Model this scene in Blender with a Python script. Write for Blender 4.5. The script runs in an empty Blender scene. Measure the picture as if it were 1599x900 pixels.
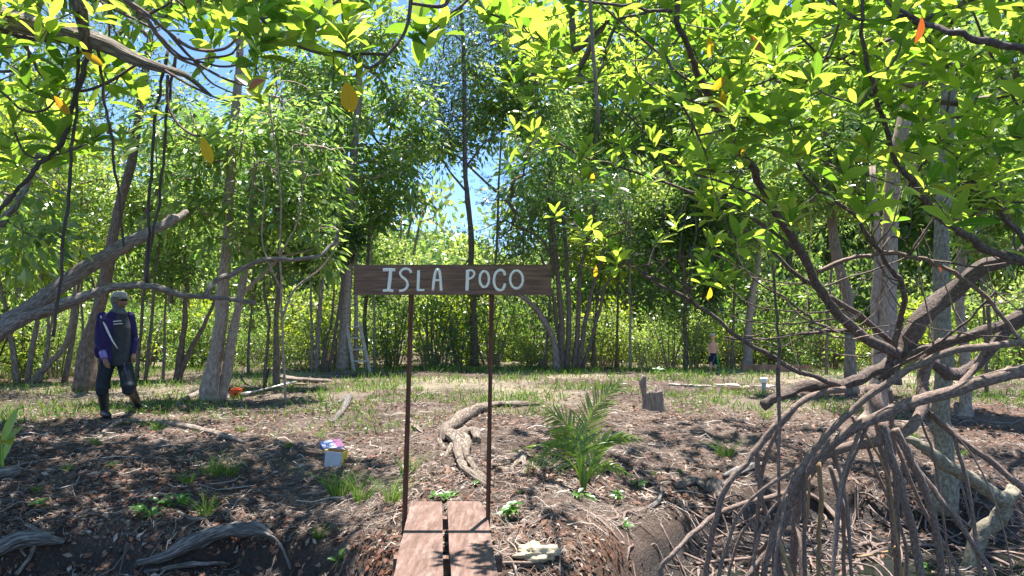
import bpy, math, random
import numpy as np
from mathutils import Vector, Matrix

random.seed(7)
RS = np.random.RandomState(11)
SC = bpy.context.scene
COL = SC.collection
R = math.radians

# ------------------------------------------------------------------ camera, world, sun, exposure
F = 1186.0                      # focal length in photo pixels (1599 wide)
CAMZ = 1.35
PITCH = math.atan(56 / F)
cd = bpy.data.cameras.new('camera')
cam = bpy.data.objects.new('camera', cd)
COL.objects.link(cam)
cd.sensor_width = 36
cd.lens = 36 * F / 1599
cd.clip_start = 0.05
cd.clip_end = 6000
cam.location = (0, 0, CAMZ)
cam.rotation_euler = (math.pi / 2 + PITCH, 0, 0)
SC.camera = cam
SUN_DIR = Vector((0.07, 0.20, 0.977)).normalized()      # towards the sun
world = bpy.data.worlds.new('World')
SC.world = world
world.use_nodes = True
wn = world.node_tree
sky = wn.nodes.new('ShaderNodeTexSky')
sky.sky_type = 'NISHITA'
sky.sun_disc = False
sky.sun_elevation = math.asin(SUN_DIR.z)
sky.sun_rotation = math.atan2(SUN_DIR.x, SUN_DIR.y)
sky.air_density = 1.0
sky.dust_density = 0.0
sky.ozone_density = 4.0
sky.altitude = 2200
hs = wn.nodes.new('ShaderNodeHueSaturation')
hs.inputs['Saturation'].default_value = 1.06
hs.inputs['Value'].default_value = 0.9
wn.links.new(sky.outputs[0], hs.inputs['Color'])
wn.links.new(hs.outputs[0], wn.nodes['Background'].inputs[0])
wn.nodes['Background'].inputs[1].default_value = 0.11
sd = bpy.data.lights.new('sun', 'SUN')
sd.energy = 5.0
sd.angle = R(0.55)
sd.color = (1.0, 0.955, 0.88)
sun = bpy.data.objects.new('sun', sd)
COL.objects.link(sun)
sun.rotation_euler = (-SUN_DIR).to_track_quat('-Z', 'Y').to_euler()
sun.location = (0, 0, 30)
vs = SC.view_settings
vs.view_transform = 'Standard'
vs.look = 'None'
vs.exposure = 1.6
vs.gamma = 1.0

# ------------------------------------------------------------------ helpers
_f = np.array([0, math.cos(PITCH), math.sin(PITCH)])
_u = np.array([0, -math.sin(PITCH), math.cos(PITCH)])
_r = np.array([1.0, 0, 0])


def P(px, py, d):
    """World point seen at photo pixel (px, py) on the plane Y = d."""
    v = _f + (px - 799.5) / F * _r + (450 - py) / F * _u
    v = v * (d / v[1])
    return np.array([v[0], v[1], v[2] + CAMZ])


def lat(ix, iy, seed):
    n = (ix * 374761393 + iy * 668265263 + seed * 974634777) & 0x7fffffff
    n = ((n ^ (n >> 13)) * 1274126177) & 0x7fffffff
    return ((n ^ (n >> 16)) & 0xffff) / 65535.0


def vnoise(x, y, seed=0):
    x = np.asarray(x, float); y = np.asarray(y, float)
    ix = np.floor(x).astype(np.int64); iy = np.floor(y).astype(np.int64)
    fx = x - ix; fy = y - iy
    fx = fx * fx * (3 - 2 * fx); fy = fy * fy * (3 - 2 * fy)
    a = lat(ix, iy, seed); b = lat(ix + 1, iy, seed); c = lat(ix, iy + 1, seed); d = lat(ix + 1, iy + 1, seed)
    return (a * (1 - fx) + b * fx) * (1 - fy) + (c * (1 - fx) + d * fx) * fy - 0.5


def fbm(x, y, seed=0, oct=4):
    s = 0; a = 1.0
    for k in range(oct):
        s = s + a * vnoise(x, y, seed + k); a *= 0.5; x = x * 2.03 + 7.1; y = y * 2.03 + 3.7
    return s


def height(x, y):
    x = np.asarray(x, float); y = np.asarray(y, float)
    e = np.interp(x, [-9, -5, -3.2, -2.2, -1.3, -0.8, 0.4, 1.0, 1.8, 3.0, 6, 12],
                  [5.2, 5.6, 5.9, 6.0, 5.6, 4.9, 4.9, 5.8, 6.9, 7.6, 7.9, 8.6])
    wob = fbm(x * 0.9, y * 0.9, 3, 3)
    s = y - e + 0.5 * wob
    z = np.interp(s, [-3.5, -0.3, 0.0, 0.12, 0.4, 2.2, 4.5], [-0.80, -0.66, -0.60, -0.42, -0.30, -0.08, 0.0])
    amp = np.clip((s + 0.2), 0.25, 1.0)
    z = z + 0.07 * amp * fbm(x * 1.3, y * 1.3, 21, 4) + 0.035 * fbm(x * 5, y * 5, 33, 3)
    z = z + 0.10 * np.exp(-((x + 0.35) ** 2 / 0.7 + (y - 6.0) ** 2 / 1.2))
    z = z + 0.07 * np.exp(-((x - 0.62) ** 2 / 0.16 + (y - 5.9) ** 2 / 0.2))
    z = z + 0.05 * np.exp(-((x - 5) ** 2 / 6 + (y - 12) ** 2 / 8))
    z = z - 0.10 * np.exp(-((x - 4.9) ** 2 / 0.8 + (y - 7.1) ** 2 / 0.18)) - 0.07 * np.exp(-((x - 1.3) ** 2 / 0.6 + (y - 6.0) ** 2 / 0.1))
    return z


def hz(x, y):
    return float(height(x, y))


def G(px, py):
    """Ground point under a photo pixel."""
    d = 3.0
    while d < 60:
        p = P(px, py, d)
        if p[2] <= hz(p[0], p[1]):
            break
        d += 0.04
    return np.array([p[0], p[1], hz(p[0], p[1])])


ORI = {}


def thing(name, label, cat, loc=(0, 0, 0), group=None):
    o = bpy.data.objects.new(name, None)
    COL.objects.link(o)
    o.location = Vector([float(v) for v in loc])
    o.empty_display_size = 0.1
    o['label'] = label
    o['category'] = cat
    if group:
        o['group'] = group
    ORI[o.name] = np.array([float(v) for v in loc])
    return o


def tag(o, label=None, cat=None, group=None, kind=None):
    if label: o['label'] = label
    if cat: o['category'] = cat
    if group: o['group'] = group
    if kind: o['kind'] = kind
    return o


def link_mesh(name, me, parent=None, mat=None):
    o = bpy.data.objects.new(name, me)
    COL.objects.link(o)
    if mat is not None and not me.materials:
        me.materials.append(mat)
    if parent is not None:
        o.parent = parent
        ORI[o.name] = ORI[parent.name]
    else:
        ORI[o.name] = np.zeros(3)
    return o


def quads_mesh(name, V, Q, UV=None, smooth=True, tris=None):
    me = bpy.data.meshes.new(name)
    V = np.asarray(V, np.float32); Q = np.asarray(Q, np.int32).reshape(-1, 4)
    nq = len(Q)
    loops = Q.ravel()
    starts = np.arange(nq, dtype=np.int32) * 4
    me.vertices.add(len(V)); me.vertices.foreach_set('co', V.ravel())
    me.loops.add(len(loops)); me.loops.foreach_set('vertex_index', loops)
    me.polygons.add(nq); me.polygons.foreach_set('loop_start', starts)
    me.update(calc_edges=True)
    if smooth:
        me.polygons.foreach_set('use_smooth', np.ones(nq, bool))
    if UV is not None:
        ul = me.uv_layers.new(name='UVMap')
        ul.data.foreach_set('uv', np.asarray(UV, np.float32)[loops].ravel())
    return me


def smooth_path(pts, rad, n=4):
    pts = np.asarray(pts, float); rad = np.asarray(rad, float)
    if len(pts) < 3:
        t = np.linspace(0, 1, n + 1)[:, None]
        return pts[0] * (1 - t) + pts[-1] * t, rad[0] * (1 - t[:, 0]) + rad[-1] * t[:, 0]
    A = np.vstack([2 * pts[0] - pts[1], pts, 2 * pts[-1] - pts[-2]])
    out = []; ro = []
    for i in range(1, len(A) - 2):
        p0, p1, p2, p3 = A[i - 1], A[i], A[i + 1], A[i + 2]
        for k in range(n):
            t = k / n
            out.append(0.5 * ((2 * p1) + (-p0 + p2) * t + (2 * p0 - 5 * p1 + 4 * p2 - p3) * t * t + (-p0 + 3 * p1 - 3 * p2 + p3) * t ** 3))
            ro.append(rad[i - 1] * (1 - t) + rad[i] * t)
    out.append(pts[-1]); ro.append(rad[-1])
    return np.array(out), np.array(ro)


class MB:
    """Collects shapes and links them as ONE mesh object."""
    def __init__(self):
        self.V = []; self.Q = []; self.U = []; self.n = 0

    def add(self, V, Q, U=None):
        V = np.asarray(V, float); Q = np.asarray(Q, int)
        self.V.append(V); self.Q.append(Q + self.n)
        self.U.append(np.zeros((len(V), 2)) if U is None else np.asarray(U, float))
        self.n += len(V)

    def tube(self, pts, rad, sides=6, rough=0.0, cap=True, seed=0, flat=1.0):
        pts = np.asarray(pts, float); rad = np.asarray(rad, float)
        m = len(pts)
        T = np.gradient(pts, axis=0)
        T /= np.linalg.norm(T, axis=1)[:, None] + 1e-9
        ref = np.array([0.31, 0.17, 0.93]) if abs(T.mean(axis=0)[2]) < 0.8 else np.array([0.93, 0.31, 0.1])
        A = np.cross(T, ref); A /= np.linalg.norm(A, axis=1)[:, None] + 1e-9
        B = np.cross(T, A)
        if cap:
            pts = np.vstack([pts[0], pts, pts[-1]])
            rad = np.concatenate([[rad[0] * 0.02], rad, [rad[-1] * 0.02]])
            A = np.vstack([A[0], A, A[-1]]); B = np.vstack([B[0], B, B[-1]]); m += 2
        # a seam column is doubled so that the bark's texture runs round without a jump
        a = np.linspace(0, 2 * np.pi, sides + 1)
        L = np.concatenate([[0], np.cumsum(np.linalg.norm(np.diff(pts, axis=0), axis=1))])
        rr = rad[:, None] * np.ones((1, sides + 1))
        if rough > 0:
            ph = seed * 3.7
            cx = np.cos(a)[None, :] * 1.3 + 5 + ph; cy = np.sin(a)[None, :] * 1.3 + L[:, None] * 0.6 / (rad.mean() * 3 + 0.02)
            cx = cx + 0 * cy
            rr = rr * (1 + rough * 2 * fbm(cx, cy, seed, 3))
            rr[:, -1] = rr[:, 0]
        V = pts[:, None, :] + rr[..., None] * (np.cos(a)[None, :, None] * A[:, None, :] + flat * np.sin(a)[None, :, None] * B[:, None, :])
        U = np.stack([np.broadcast_to(a / (2 * np.pi) * 6.28 * rad.mean(), (m, sides + 1)), np.broadcast_to(L[:, None], (m, sides + 1))], -1)
        i = np.arange(m - 1)[:, None]; j = np.arange(sides)[None, :]
        s1 = sides + 1
        Q = np.stack([i * s1 + j, i * s1 + j + 1, (i + 1) * s1 + j + 1, (i + 1) * s1 + j], -1).reshape(-1, 4)
        self.add(V.reshape(-1, 3), Q, U.reshape(-1, 2))

    def path(self, pts, rad, sides=6, n=4, rough=0.0, seed=0, flat=1.0, wob=0.0):
        p, r = smooth_path(pts, rad, n)
        if wob > 0 and len(p) > 3:
            k = np.arange(len(p))
            for ax in range(3):
                w = fbm(k * 0.45 + seed * 1.7, np.full(len(p), ax * 9.3 + seed), seed + ax, 2)
                w = w * np.minimum(1, np.minimum(k, len(p) - 1 - k) / 2)
                p[:, ax] += w * wob
        self.tube(p, r, sides, rough, True, seed, flat)

    def box(self, lo, hi, M=None, jit=0.0):
        lo = np.asarray(lo, float); hi = np.asarray(hi, float)
        c = np.array([[x, y, z] for x in (0, 1) for y in (0, 1) for z in (0, 1)], float)
        V = lo + c * (hi - lo)
        if jit: V = V + (RS.rand(8, 3) - .5) * jit
        Q = [[0, 1, 3, 2], [4, 6, 7, 5], [0, 4, 5, 1], [2, 3, 7, 6], [0, 2, 6, 4], [1, 5, 7, 3]]
        # separate corners per face, so that flat shading holds
        VV = []; QQ = []; UU = []
        for q in Q:
            k = len(VV)
            P4 = V[q]
            d = hi - lo
            ax = int(np.argmin(np.ptp(P4, axis=0)))
            o = [t for t in range(3) if t != ax]
            for p in P4:
                VV.append(p); UU.append((p[o[0]], p[o[1]]))
            QQ.append([k, k + 1, k + 2, k + 3])
        VV = np.array(VV)
        if M is not None:
            Mn = np.array(M)
            VV = VV @ Mn[:3, :3].T + Mn[:3, 3]
        self.add(VV, QQ, UU)

    def ball(self, c, r, nu=12, nv=8):
        c = np.asarray(c, float); r = np.ones(3) * r
        u = np.linspace(0, 2 * np.pi, nu + 1); v = np.linspace(0.001, np.pi - 0.001, nv + 1)
        V = np.stack([np.outer(np.sin(v), np.cos(u)), np.outer(np.sin(v), np.sin(u)), np.outer(np.cos(v), np.ones(nu + 1))], -1) * r + c
        i = np.arange(nv)[:, None]; j = np.arange(nu)[None, :]; s = nu + 1
        Q = np.stack([i * s + j, (i + 1) * s + j, (i + 1) * s + j + 1, i * s + j + 1], -1).reshape(-1, 4)
        self.add(V.reshape(-1, 3), Q)

    def build(self, name, mat, parent=None, smooth=True, weld=False):
        V = np.vstack(self.V); Q = np.vstack(self.Q); U = np.vstack(self.U)
        if parent is not None:
            V = V - ORI[parent.name]
        me = quads_mesh(name, V, Q, U, smooth)
        return link_mesh(name, me, parent, mat)


def unit(v):
    v = np.asarray(v, float)
    return v / (np.linalg.norm(v, axis=-1, keepdims=True) + 1e-9)


def frames(d, nrm):
    """Rotation matrices with y = d and z as near nrm as can be."""
    y = unit(d); x = unit(np.cross(y, nrm)); z = np.cross(x, y)
    return np.stack([x, y, z], -1)


# leaf templates: (verts, quads, uv), unit length along +y
def tmpl_full(width=0.38, droop=0.16, fold=0.10, stations=(0, .12, .34, .58, .8, .93, 1.0), prof=(.06, .45, .86, 1.0, .74, .38, .02)):
    V = []; U = []; Q = []
    for t, w in zip(stations, prof):
        hw = width * w / 2
        z = -droop * t * t
        for s in (-1, 0, 1):
            V.append((s * hw, t, z + (fold * abs(s) * w * width * 2)))
            U.append(((s + 1) / 2, t))
    for i in range(len(stations) - 1):
        for j in range(2):
            Q.append([i * 3 + j, i * 3 + j + 1, (i + 1) * 3 + j + 1, (i + 1) * 3 + j])
    return np.array(V, float), np.array(Q), np.array(U, float)


def tmpl_mid(width=0.44, droop=0.25):
    V = [(-.01, 0, 0), (.01, 0, 0), (-width / 2, .42, -droop * .15), (width / 2, .42, -droop * .15), (-.012, 1, -droop), (.012, 1, -droop)]
    U = [(0, 0), (1, 0), (0, .42), (1, .42), (0, 1), (1, 1)]
    return np.array(V, float), np.array([[0, 1, 3, 2], [2, 3, 5, 4]]), np.array(U, float)


def tmpl_low(width=0.5):
    V = [(0, 0, 0), (width / 2, .5, .05), (0, 1, -.06), (-width / 2, .5, .05)]
    U = [(.5, 0), (1, .5), (.5, 1), (0, .5)]
    return np.array(V, float), np.array([[0, 1, 2, 3]]), np.array(U, float)


def tmpl_spray():
    V = []; Q = []; U = []
    for k, (a, y0, L) in enumerate([(-60, .15, .45), (60, .2, .45), (-50, .45, .42), (50, .5, .42), (0, .55, .45)]):
        a = R(a); d = np.array([math.sin(a), math.cos(a), -.08]); n = np.array([math.cos(a), -math.sin(a), 0])
        b = np.array([0, y0, 0.0]); i = len(V)
        for p in (b, b + d * L * .5 + n * .06, b + d * L, b + d * L * .5 - n * .06):
            V.append(p); U.append((.5, .5))
        Q.append([i, i + 1, i + 2, i + 3])
    return np.array(V, float), np.array(Q), np.array(U, float)


T_FULL = tmpl_full(); T_MID = tmpl_mid(); T_LOW = tmpl_low(); T_LANCE = tmpl_low(0.3); T_SPRAY = tmpl_spray()


def cloud_mesh(name, tm, pos, Rm, sc, origin=None):
    V, Q, U = tm
    n = len(pos)
    sc = np.asarray(sc, float).reshape(n, 1, 1)
    W = np.einsum('nij,vj->nvi', Rm, V) * sc + np.asarray(pos)[:, None, :]
    if origin is not None:
        W = W - origin
    QQ = Q[None] + (np.arange(n) * len(V))[:, None, None]
    UU = np.broadcast_to(U[None], (n, len(U), 2)).reshape(-1, 2)
    return quads_mesh(name, W.reshape(-1, 3), QQ.reshape(-1, 4), UU, smooth=len(Q) > 2)


# ------------------------------------------------------------------ materials
class NT:
    def __init__(self, name):
        self.m = bpy.data.materials.new(name); self.m.use_nodes = True
        self.t = self.m.node_tree; self.t.nodes.clear()
        self.out = self.n('ShaderNodeOutputMaterial')

    def n(self, typ, **kw):
        nd = self.t.nodes.new(typ)
        for k, v in kw.items():
            if isinstance(k, str) and hasattr(nd, k): setattr(nd, k, v)
        return nd

    def l(self, a, b): self.t.links.new(a, b)

    def noise(self, vec, scale, detail=4, rough=0.6):
        nd = self.n('ShaderNodeTexNoise'); nd.inputs['Scale'].default_value = scale
        nd.inputs['Detail'].default_value = detail; nd.inputs['Roughness'].default_value = rough
        if vec is not None: self.l(vec, nd.inputs['Vector'])
        return nd.outputs['Fac']

    def ramp(self, fac, stops, interp='LINEAR'):
        nd = self.n('ShaderNodeValToRGB'); nd.color_ramp.interpolation = interp
        e = nd.color_ramp.elements
        while len(e) < len(stops): e.new(0.5)
        for x, (p, c) in zip(e, stops):
            x.position = p; x.color = (*c, 1) if len(c) == 3 else c
        self.l(fac, nd.inputs[0])
        return nd.outputs[0]

    def mix(self, fac, a, b, blend='MIX'):
        nd = self.n('ShaderNodeMix'); nd.data_type = 'RGBA'; nd.blend_type = blend
        for i, v in ((0, fac), (6, a), (7, b)):
            if isinstance(v, (int, float)): nd.inputs[i].default_value = v
            elif isinstance(v, tuple): nd.inputs[i].default_value = (*v, 1)
            else: self.l(v, nd.inputs[i])
        return nd.outputs[2]

    def mth(self, op, a, b=0.0, c=None):
        nd = self.n('ShaderNodeMath'); nd.operation = op
        for i, v in enumerate((a, b) if c is None else (a, b, c)):
            if isinstance(v, (int, float)): nd.inputs[i].default_value = v
            else: self.l(v, nd.inputs[i])
        return nd.outputs[0]

    def mapping(self, vec, scale):
        nd = self.n('ShaderNodeMapping'); nd.inputs['Scale'].default_value = scale
        self.l(vec, nd.inputs[0]); return nd.outputs[0]

    def bump(self, h, strength=0.5, dist=0.02):
        nd = self.n('ShaderNodeBump'); nd.inputs['Strength'].default_value = strength
        nd.inputs['Distance'].default_value = dist
        self.l(h, nd.inputs['Height']); return nd.outputs[0]

    def bsdf(self, col, rough=0.8, spec=0.3, normal=None, metal=0.0):
        b = self.n('ShaderNodeBsdfPrincipled')
        if isinstance(col, tuple): b.inputs['Base Color'].default_value = (*col, 1)
        else: self.l(col, b.inputs['Base Color'])
        if isinstance(rough, (int, float)): b.inputs['Roughness'].default_value = rough
        else: self.l(rough, b.inputs['Roughness'])
        b.inputs['Specular IOR Level'].default_value = spec
        b.inputs['Metallic'].default_value = metal
        if normal is not None: self.l(normal, b.inputs['Normal'])
        return b.outputs[0]

    def done(self, s):
        self.l(s, self.out.inputs[0]); return self.m

    def rnd(self):
        g = self.n('ShaderNodeNewGeometry'); o = self.n('ShaderNodeObjectInfo')
        return self.mth('FRACT', self.mth('ADD', g.outputs['Random Per Island'], o.outputs['Random']))

    def uv(self): return self.n('ShaderNodeTexCoord').outputs['UV']
    def obj(self): return self.n('ShaderNodeTexCoord').outputs['Object']


def leaf_mat(name, cols, trans, tfac=0.5, rough=0.4, spec=0.4, rib=True):
    rough -= .06; spec += .3
    """cols: three reflectance colours; trans: two transmitted colours."""
    T = NT(name)
    r = T.rnd()
    c = T.ramp(r, [(0.0, cols[0]), (0.5, cols[1]), (0.93, cols[2]), (1.0, cols[2])])
    tc = T.ramp(r, [(0.0, trans[0]), (1.0, trans[1])])
    if rib:
        s = T.n('ShaderNodeSeparateXYZ'); T.l(T.uv(), s.inputs[0])
        d = T.mth('ABSOLUTE', T.mth('SUBTRACT', s.outputs[0], 0.5))
        m = T.mth('LESS_THAN', d, 0.035)
        c = T.mix(T.mth('MULTIPLY', m, 0.6), c, (0.30, 0.36, 0.10))
        # side veins: faint stripes that slant away from the midrib
        w = T.mth('SINE', T.mth('MULTIPLY', T.mth('SUBTRACT', s.outputs[1], T.mth('MULTIPLY', d, 0.55)), 62.0))
        tc = T.mix(T.mth('MULTIPLY', T.mth('ADD', w, 1.0), 0.10), tc, (0.10, 0.16, 0.01))
        tc = T.mix(T.mth('MULTIPLY', m, 0.45), tc, (0.36, 0.40, 0.08))
        nz = T.noise(T.obj(), 40.0, 2)
        c = T.mix(T.mth('MULTIPLY', T.mth('GREATER_THAN', nz, 0.68), 0.5), c, (0.16, 0.12, 0.03))
    a = T.bsdf(c, rough, spec)
    t = T.n('ShaderNodeBsdfTranslucent'); T.l(tc, t.inputs[0])
    mx = T.n('ShaderNodeMixShader'); mx.inputs[0].default_value = tfac
    T.l(a, mx.inputs[1]); T.l(t.outputs[0], mx.inputs[2])
    return T.done(mx.outputs[0])


def bark_mat(name, lo, hi, scale=9.0, stretch=0.25, bump=0.6, lichen=0.0, rings=False):
    T = NT(name)
    uv = T.mapping(T.uv(), (scale * 2.2, scale * stretch * 2.2, 1))
    n1 = T.noise(uv, 2.2, 6, 0.65)
    n2 = T.noise(T.obj(), 2.3, 4)
    c = T.ramp(n1, [(0.30, tuple(v * .45 for v in lo)), (0.46, lo), (0.66, hi)])
    c = T.mix(T.ramp(n2, [(0.35, (0, 0, 0)), (0.65, (1, 1, 1))]), c, T.mix(0.5, c, lo))
    if lichen > 0:
        n3 = T.noise(T.obj(), 9.0, 5, 0.7)
        c = T.mix(T.mth('MULTIPLY', T.mth('GREATER_THAN', n3, 1 - lichen * 0.5), 0.75), c, (0.42, 0.42, 0.36))
    h = n1
    if rings:
        s = T.n('ShaderNodeSeparateXYZ'); T.l(T.obj(), s.inputs[0])
        w = T.mth('SINE', T.mth('ADD', T.mth('MULTIPLY', s.outputs[2], 48.0), T.mth('MULTIPLY', n2, 9.0)))
        c = T.mix(T.mth('MULTIPLY', T.mth('GREATER_THAN', w, 0.8), 0.25), c, tuple(v * .5 for v in lo))
    return T.done(T.bsdf(c, 0.85, 0.25, T.bump(h, bump, 0.02)))


def plain(name, col, rough=0.6, spec=0.4, var=0.25, scale=14.0, metal=0.0, bump=0.15):
    T = NT(name)
    n = T.noise(T.obj(), scale, 5)
    c = T.mix(T.ramp(n, [(0.35, (0, 0, 0)), (0.7, (1, 1, 1))]), tuple(v * (1 - var) for v in col), tuple(min(1, v * (1 + var)) for v in col))
    return T.done(T.bsdf(c, rough, spec, T.bump(n, bump, 0.01), metal))


def island(name, stops, rough=0.8, spec=0.3, trans=None):
    T = NT(name)
    c = T.ramp(T.rnd(), stops)
    a = T.bsdf(c, rough, spec)
    if trans:
        t = T.n('ShaderNodeBsdfTranslucent'); T.l(c, t.inputs[0])
        mx = T.n('ShaderNodeMixShader'); mx.inputs[0].default_value = trans
        T.l(a, mx.inputs[1]); T.l(t.outputs[0], mx.inputs[2]); a = mx.outputs[0]
    return T.done(a)


M = {}
M['leaf_mangrove'] = leaf_mat('mangrove leaf', [(.035, .09, .025), (.075, .14, .03), (.13, .19, .04)], [(.16, .36, .02), (.68, .83, .09)], .60, .30, .5)
M['leaf_yellow'] = leaf_mat('yellowing leaf', [(.40, .22, .03), (.50, .28, .03), (.55, .34, .04)], [(.95, .45, .02), (.98, .62, .03)], .6, .45, .4)
M['leaf_red'] = leaf_mat('rusty leaf', [(.30, .07, .03), (.36, .09, .03), (.40, .12, .04)], [(.6, .10, .02), (.7, .16, .02)], .4, .45, .4)
M['leaf_mango'] = leaf_mat('long drooping leaf', [(.05, .11, .03), (.09, .16, .04), (.19, .25, .09)], [(.16, .36, .04), (.60, .76, .16)], .46, .38, .45, False)
M['leaf_mango_dark'] = leaf_mat('dark drooping leaf', [(.025, .06, .022), (.042, .085, .026), (.08, .13, .035)], [(.07, .18, .02), (.28, .44, .04)], .42, .36, .5, False)
M['leaf_silver'] = leaf_mat('small grey green leaf', [(.07, .12, .06), (.13, .18, .10), (.26, .30, .22)], [(.10, .25, .05), (.25, .40, .10)], .35, .40, .5, False)
M['leaf_fine'] = leaf_mat('feathery dark leaf', [(.018, .05, .022), (.03, .075, .03), (.06, .12, .045)], [(.03, .12, .02), (.12, .28, .04)], .35, .45, .4, False)
M['leaf_bush'] = leaf_mat('thicket leaf', [(.06, .12, .03), (.11, .18, .05), (.22, .28, .10)], [(.22, .42, .04), (.74, .84, .22)], .48, .38, .45, False)
M['leaf_bush_b'] = leaf_mat('thicket leaf darker', [(.035, .08, .025), (.06, .12, .03), (.13, .18, .07)], [(.12, .30, .03), (.48, .64, .12)], .48, .38, .45, False)
M['leaf_bush_c'] = leaf_mat('yellow green leaf', [(.09, .15, .02), (.15, .22, .03), (.24, .28, .05)], [(.40, .58, .03), (.75, .85, .07)], .52, .38, .45, False)
M['grass'] = island('grass', [(0, (.07, .18, .02)), (.6, (.15, .30, .03)), (.88, (.30, .38, .06)), (1, (.5, .44, .2))], .55, .3, .45)
M['palm'] = leaf_mat('palm leaflet', [(.07, .13, .03), (.11, .18, .035), (.17, .24, .04)], [(.25, .46, .03), (.50, .70, .05)], .45, .35, .5)
M['palm_y'] = leaf_mat('young palm leaf', [(.22, .34, .04), (.28, .40, .04), (.36, .46, .05)], [(.5, .75, .04), (.7, .88, .06)], .45, .35, .5)
M['herb'] = leaf_mat('herb leaf', [(.05, .15, .03), (.08, .20, .04), (.12, .26, .05)], [(.15, .5, .03), (.35, .7, .05)], .42, .35, .5)
M['bark_man'] = bark_mat('mangrove bark', (.10, .073, .064), (.25, .195, .175), 14, .5, .6, .18)
M['bark_root'] = bark_mat('mangrove root bark', (.17, .120, .100), (.36, .275, .24), 14, .45, .45, .16)
M['bark_tan'] = bark_mat('tan root', (.30, .19, .10), (.50, .36, .22), 8, .2, .3)
M['bark_pale'] = bark_mat('pale bark', (.28, .215, .175), (.50, .42, .355), 7, .3, .5, .2, True)
M['bark_ash'] = bark_mat('ash bark', (.29, .215, .175), (.50, .40, .34), 7, .3, .6, .15)
M['bark_grey'] = bark_mat('grey bark', (.19, .145, .12), (.38, .32, .275), 7, .25, .6, .12)
M['bark_brown'] = bark_mat('brown bark', (.13, .095, .075), (.27, .21, .17), 7, .25, .6)
M['bark_limb'] = bark_mat('weathered limb', (.17, .135, .115), (.54, .47, .41), 15, .14, 1.0, .08)
M['bark_green'] = bark_mat('lichened bark', (.19, .165, .12), (.40, .37, .28), 8, .5, .8, .25)
M['drift'] = bark_mat('driftwood', (.14, .105, .082), (.50, .42, .355), 16, .10, 1.0, .1)
M['drift_grey'] = bark_mat('grey deadwood', (.10, .085, .078), (.44, .41, .385), 16, .08, 1.0, .1)
M['twig'] = plain('twig', (.12, .09, .075), .8, .3)
M['stem_dark'] = plain('liana', (.075, .058, .05), .85, .2)


def wood_board():
    T = NT('stained board')
    v = T.mapping(T.obj(), (3.0, 20, 34.0))
    n = T.noise(v, 1.6, 7, 0.65)
    n2 = T.noise(T.mapping(T.obj(), (2.0, 4, 7)), 2.0, 4)
    c = T.ramp(n, [(.30, (.06, .031, .021)), (.5, (.17, .088, .056)), (.72, (.31, .17, .105))])
    c = T.mix(T.ramp(n2, [(.45, (0, 0, 0)), (.75, (.8, .8, .8))]), c, T.mix(.6, c, (.16, .075, .04)))
    return T.done(T.bsdf(c, .55, .4, T.bump(n, .3, .004)))


def wood_plank():
    T = NT('weathered red plank')
    v = T.mapping(T.obj(), (26, 2.0, 20))
    n = T.noise(v, 1.5, 8, 0.7)
    n2 = T.noise(T.mapping(T.obj(), (3, .8, 1)), 6.0, 6, .7)
    n3 = T.noise(T.mapping(T.obj(), (60, 3, 20)), 2.0, 5, .7)
    c = T.ramp(n, [(.28, (.06, .036, .028)), (.5, (.15, .088, .070)), (.75, (.25, .175, .145))])
    c = T.mix(T.ramp(n2, [(.50, (0, 0, 0)), (.66, (.4, .4, .4))]), c, (.32, .25, .22))
    c = T.mix(T.ramp(n3, [(.60, (0, 0, 0)), (.66, (.8, .8, .8))]), c, (.10, .055, .045))
    return T.done(T.bsdf(c, .8, .3, T.bump(n, .5, .005)))


M['board'] = wood_board(); M['plank'] = wood_plank()
M['post'] = bark_mat('stained post', (.10, .045, .028), (.20, .095, .06), 14, .08, .3)
M['paint'] = plain('white letter paint', (.93, .87, .78), .5, .4, .06, 60, bump=.4)
M['black'] = plain('black', (.02, .02, .022), .5, .4)


def ground_mat():
    T = NT('litter covered soil')
    o = T.obj()
    a = T.n('ShaderNodeAttribute'); a.attribute_name = 'soil'
    s = T.n('ShaderNodeSeparateColor'); T.l(a.outputs['Color'], s.inputs[0])
    n1 = T.noise(o, 1.3, 5); n2 = T.noise(o, 9, 6, .7); n3 = T.noise(o, 45, 5, .7)
    lit = T.ramp(n3, [(.3, (.055, .037, .028)), (.5, (.135, .096, .077)), (.7, (.27, .21, .175))])
    soil = T.ramp(n2, [(.3, (.034, .022, .017)), (.7, (.10, .068, .052))])
    c = T.mix(T.ramp(n1, [(.42, (0, 0, 0)), (.62, (1, 1, 1))]), soil, lit)
    c = T.mix(T.mth('MULTIPLY', s.outputs[0], .85), c, T.ramp(n3, [(.3, (.018, .014, .013)), (.7, (.06, .048, .043))]))   # mud
    c = T.mix(s.outputs[1], c, T.ramp(n2, [(.3, (.10, .05, .03)), (.7, (.20, .11, .07))]))                                 # red soil
    c = T.mix(s.outputs[2], c, T.ramp(n3, [(.3, (.20, .17, .10)), (.7, (.48, .42, .30))]))                                 # dry grass
    rough = T.mth('SUBTRACT', .95, T.mth('MULTIPLY', s.outputs[0], .5))
    h = T.mth('ADD', T.mth('MULTIPLY', n2, .7), n3)
    return T.done(T.bsdf(c, rough, .3, T.bump(h, .9, .035)))


M['ground'] = ground_mat()
M['litter'] = island('dead leaf', [(0, (.03, .017, .012)), (.3, (.08, .038, .024)), (.52, (.19, .075, .042)), (.74, (.20, .12, .08)), (.92, (.28, .20, .15)), (1, (.50, .42, .36))], .7, .35, .12)
M['straw'] = island('straw and twigs', [(0, (.04, .030, .024)), (.4, (.115, .085, .07)), (.75, (.23, .18, .155)), (1, (.48, .42, .37))], .8, .3)

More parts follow.
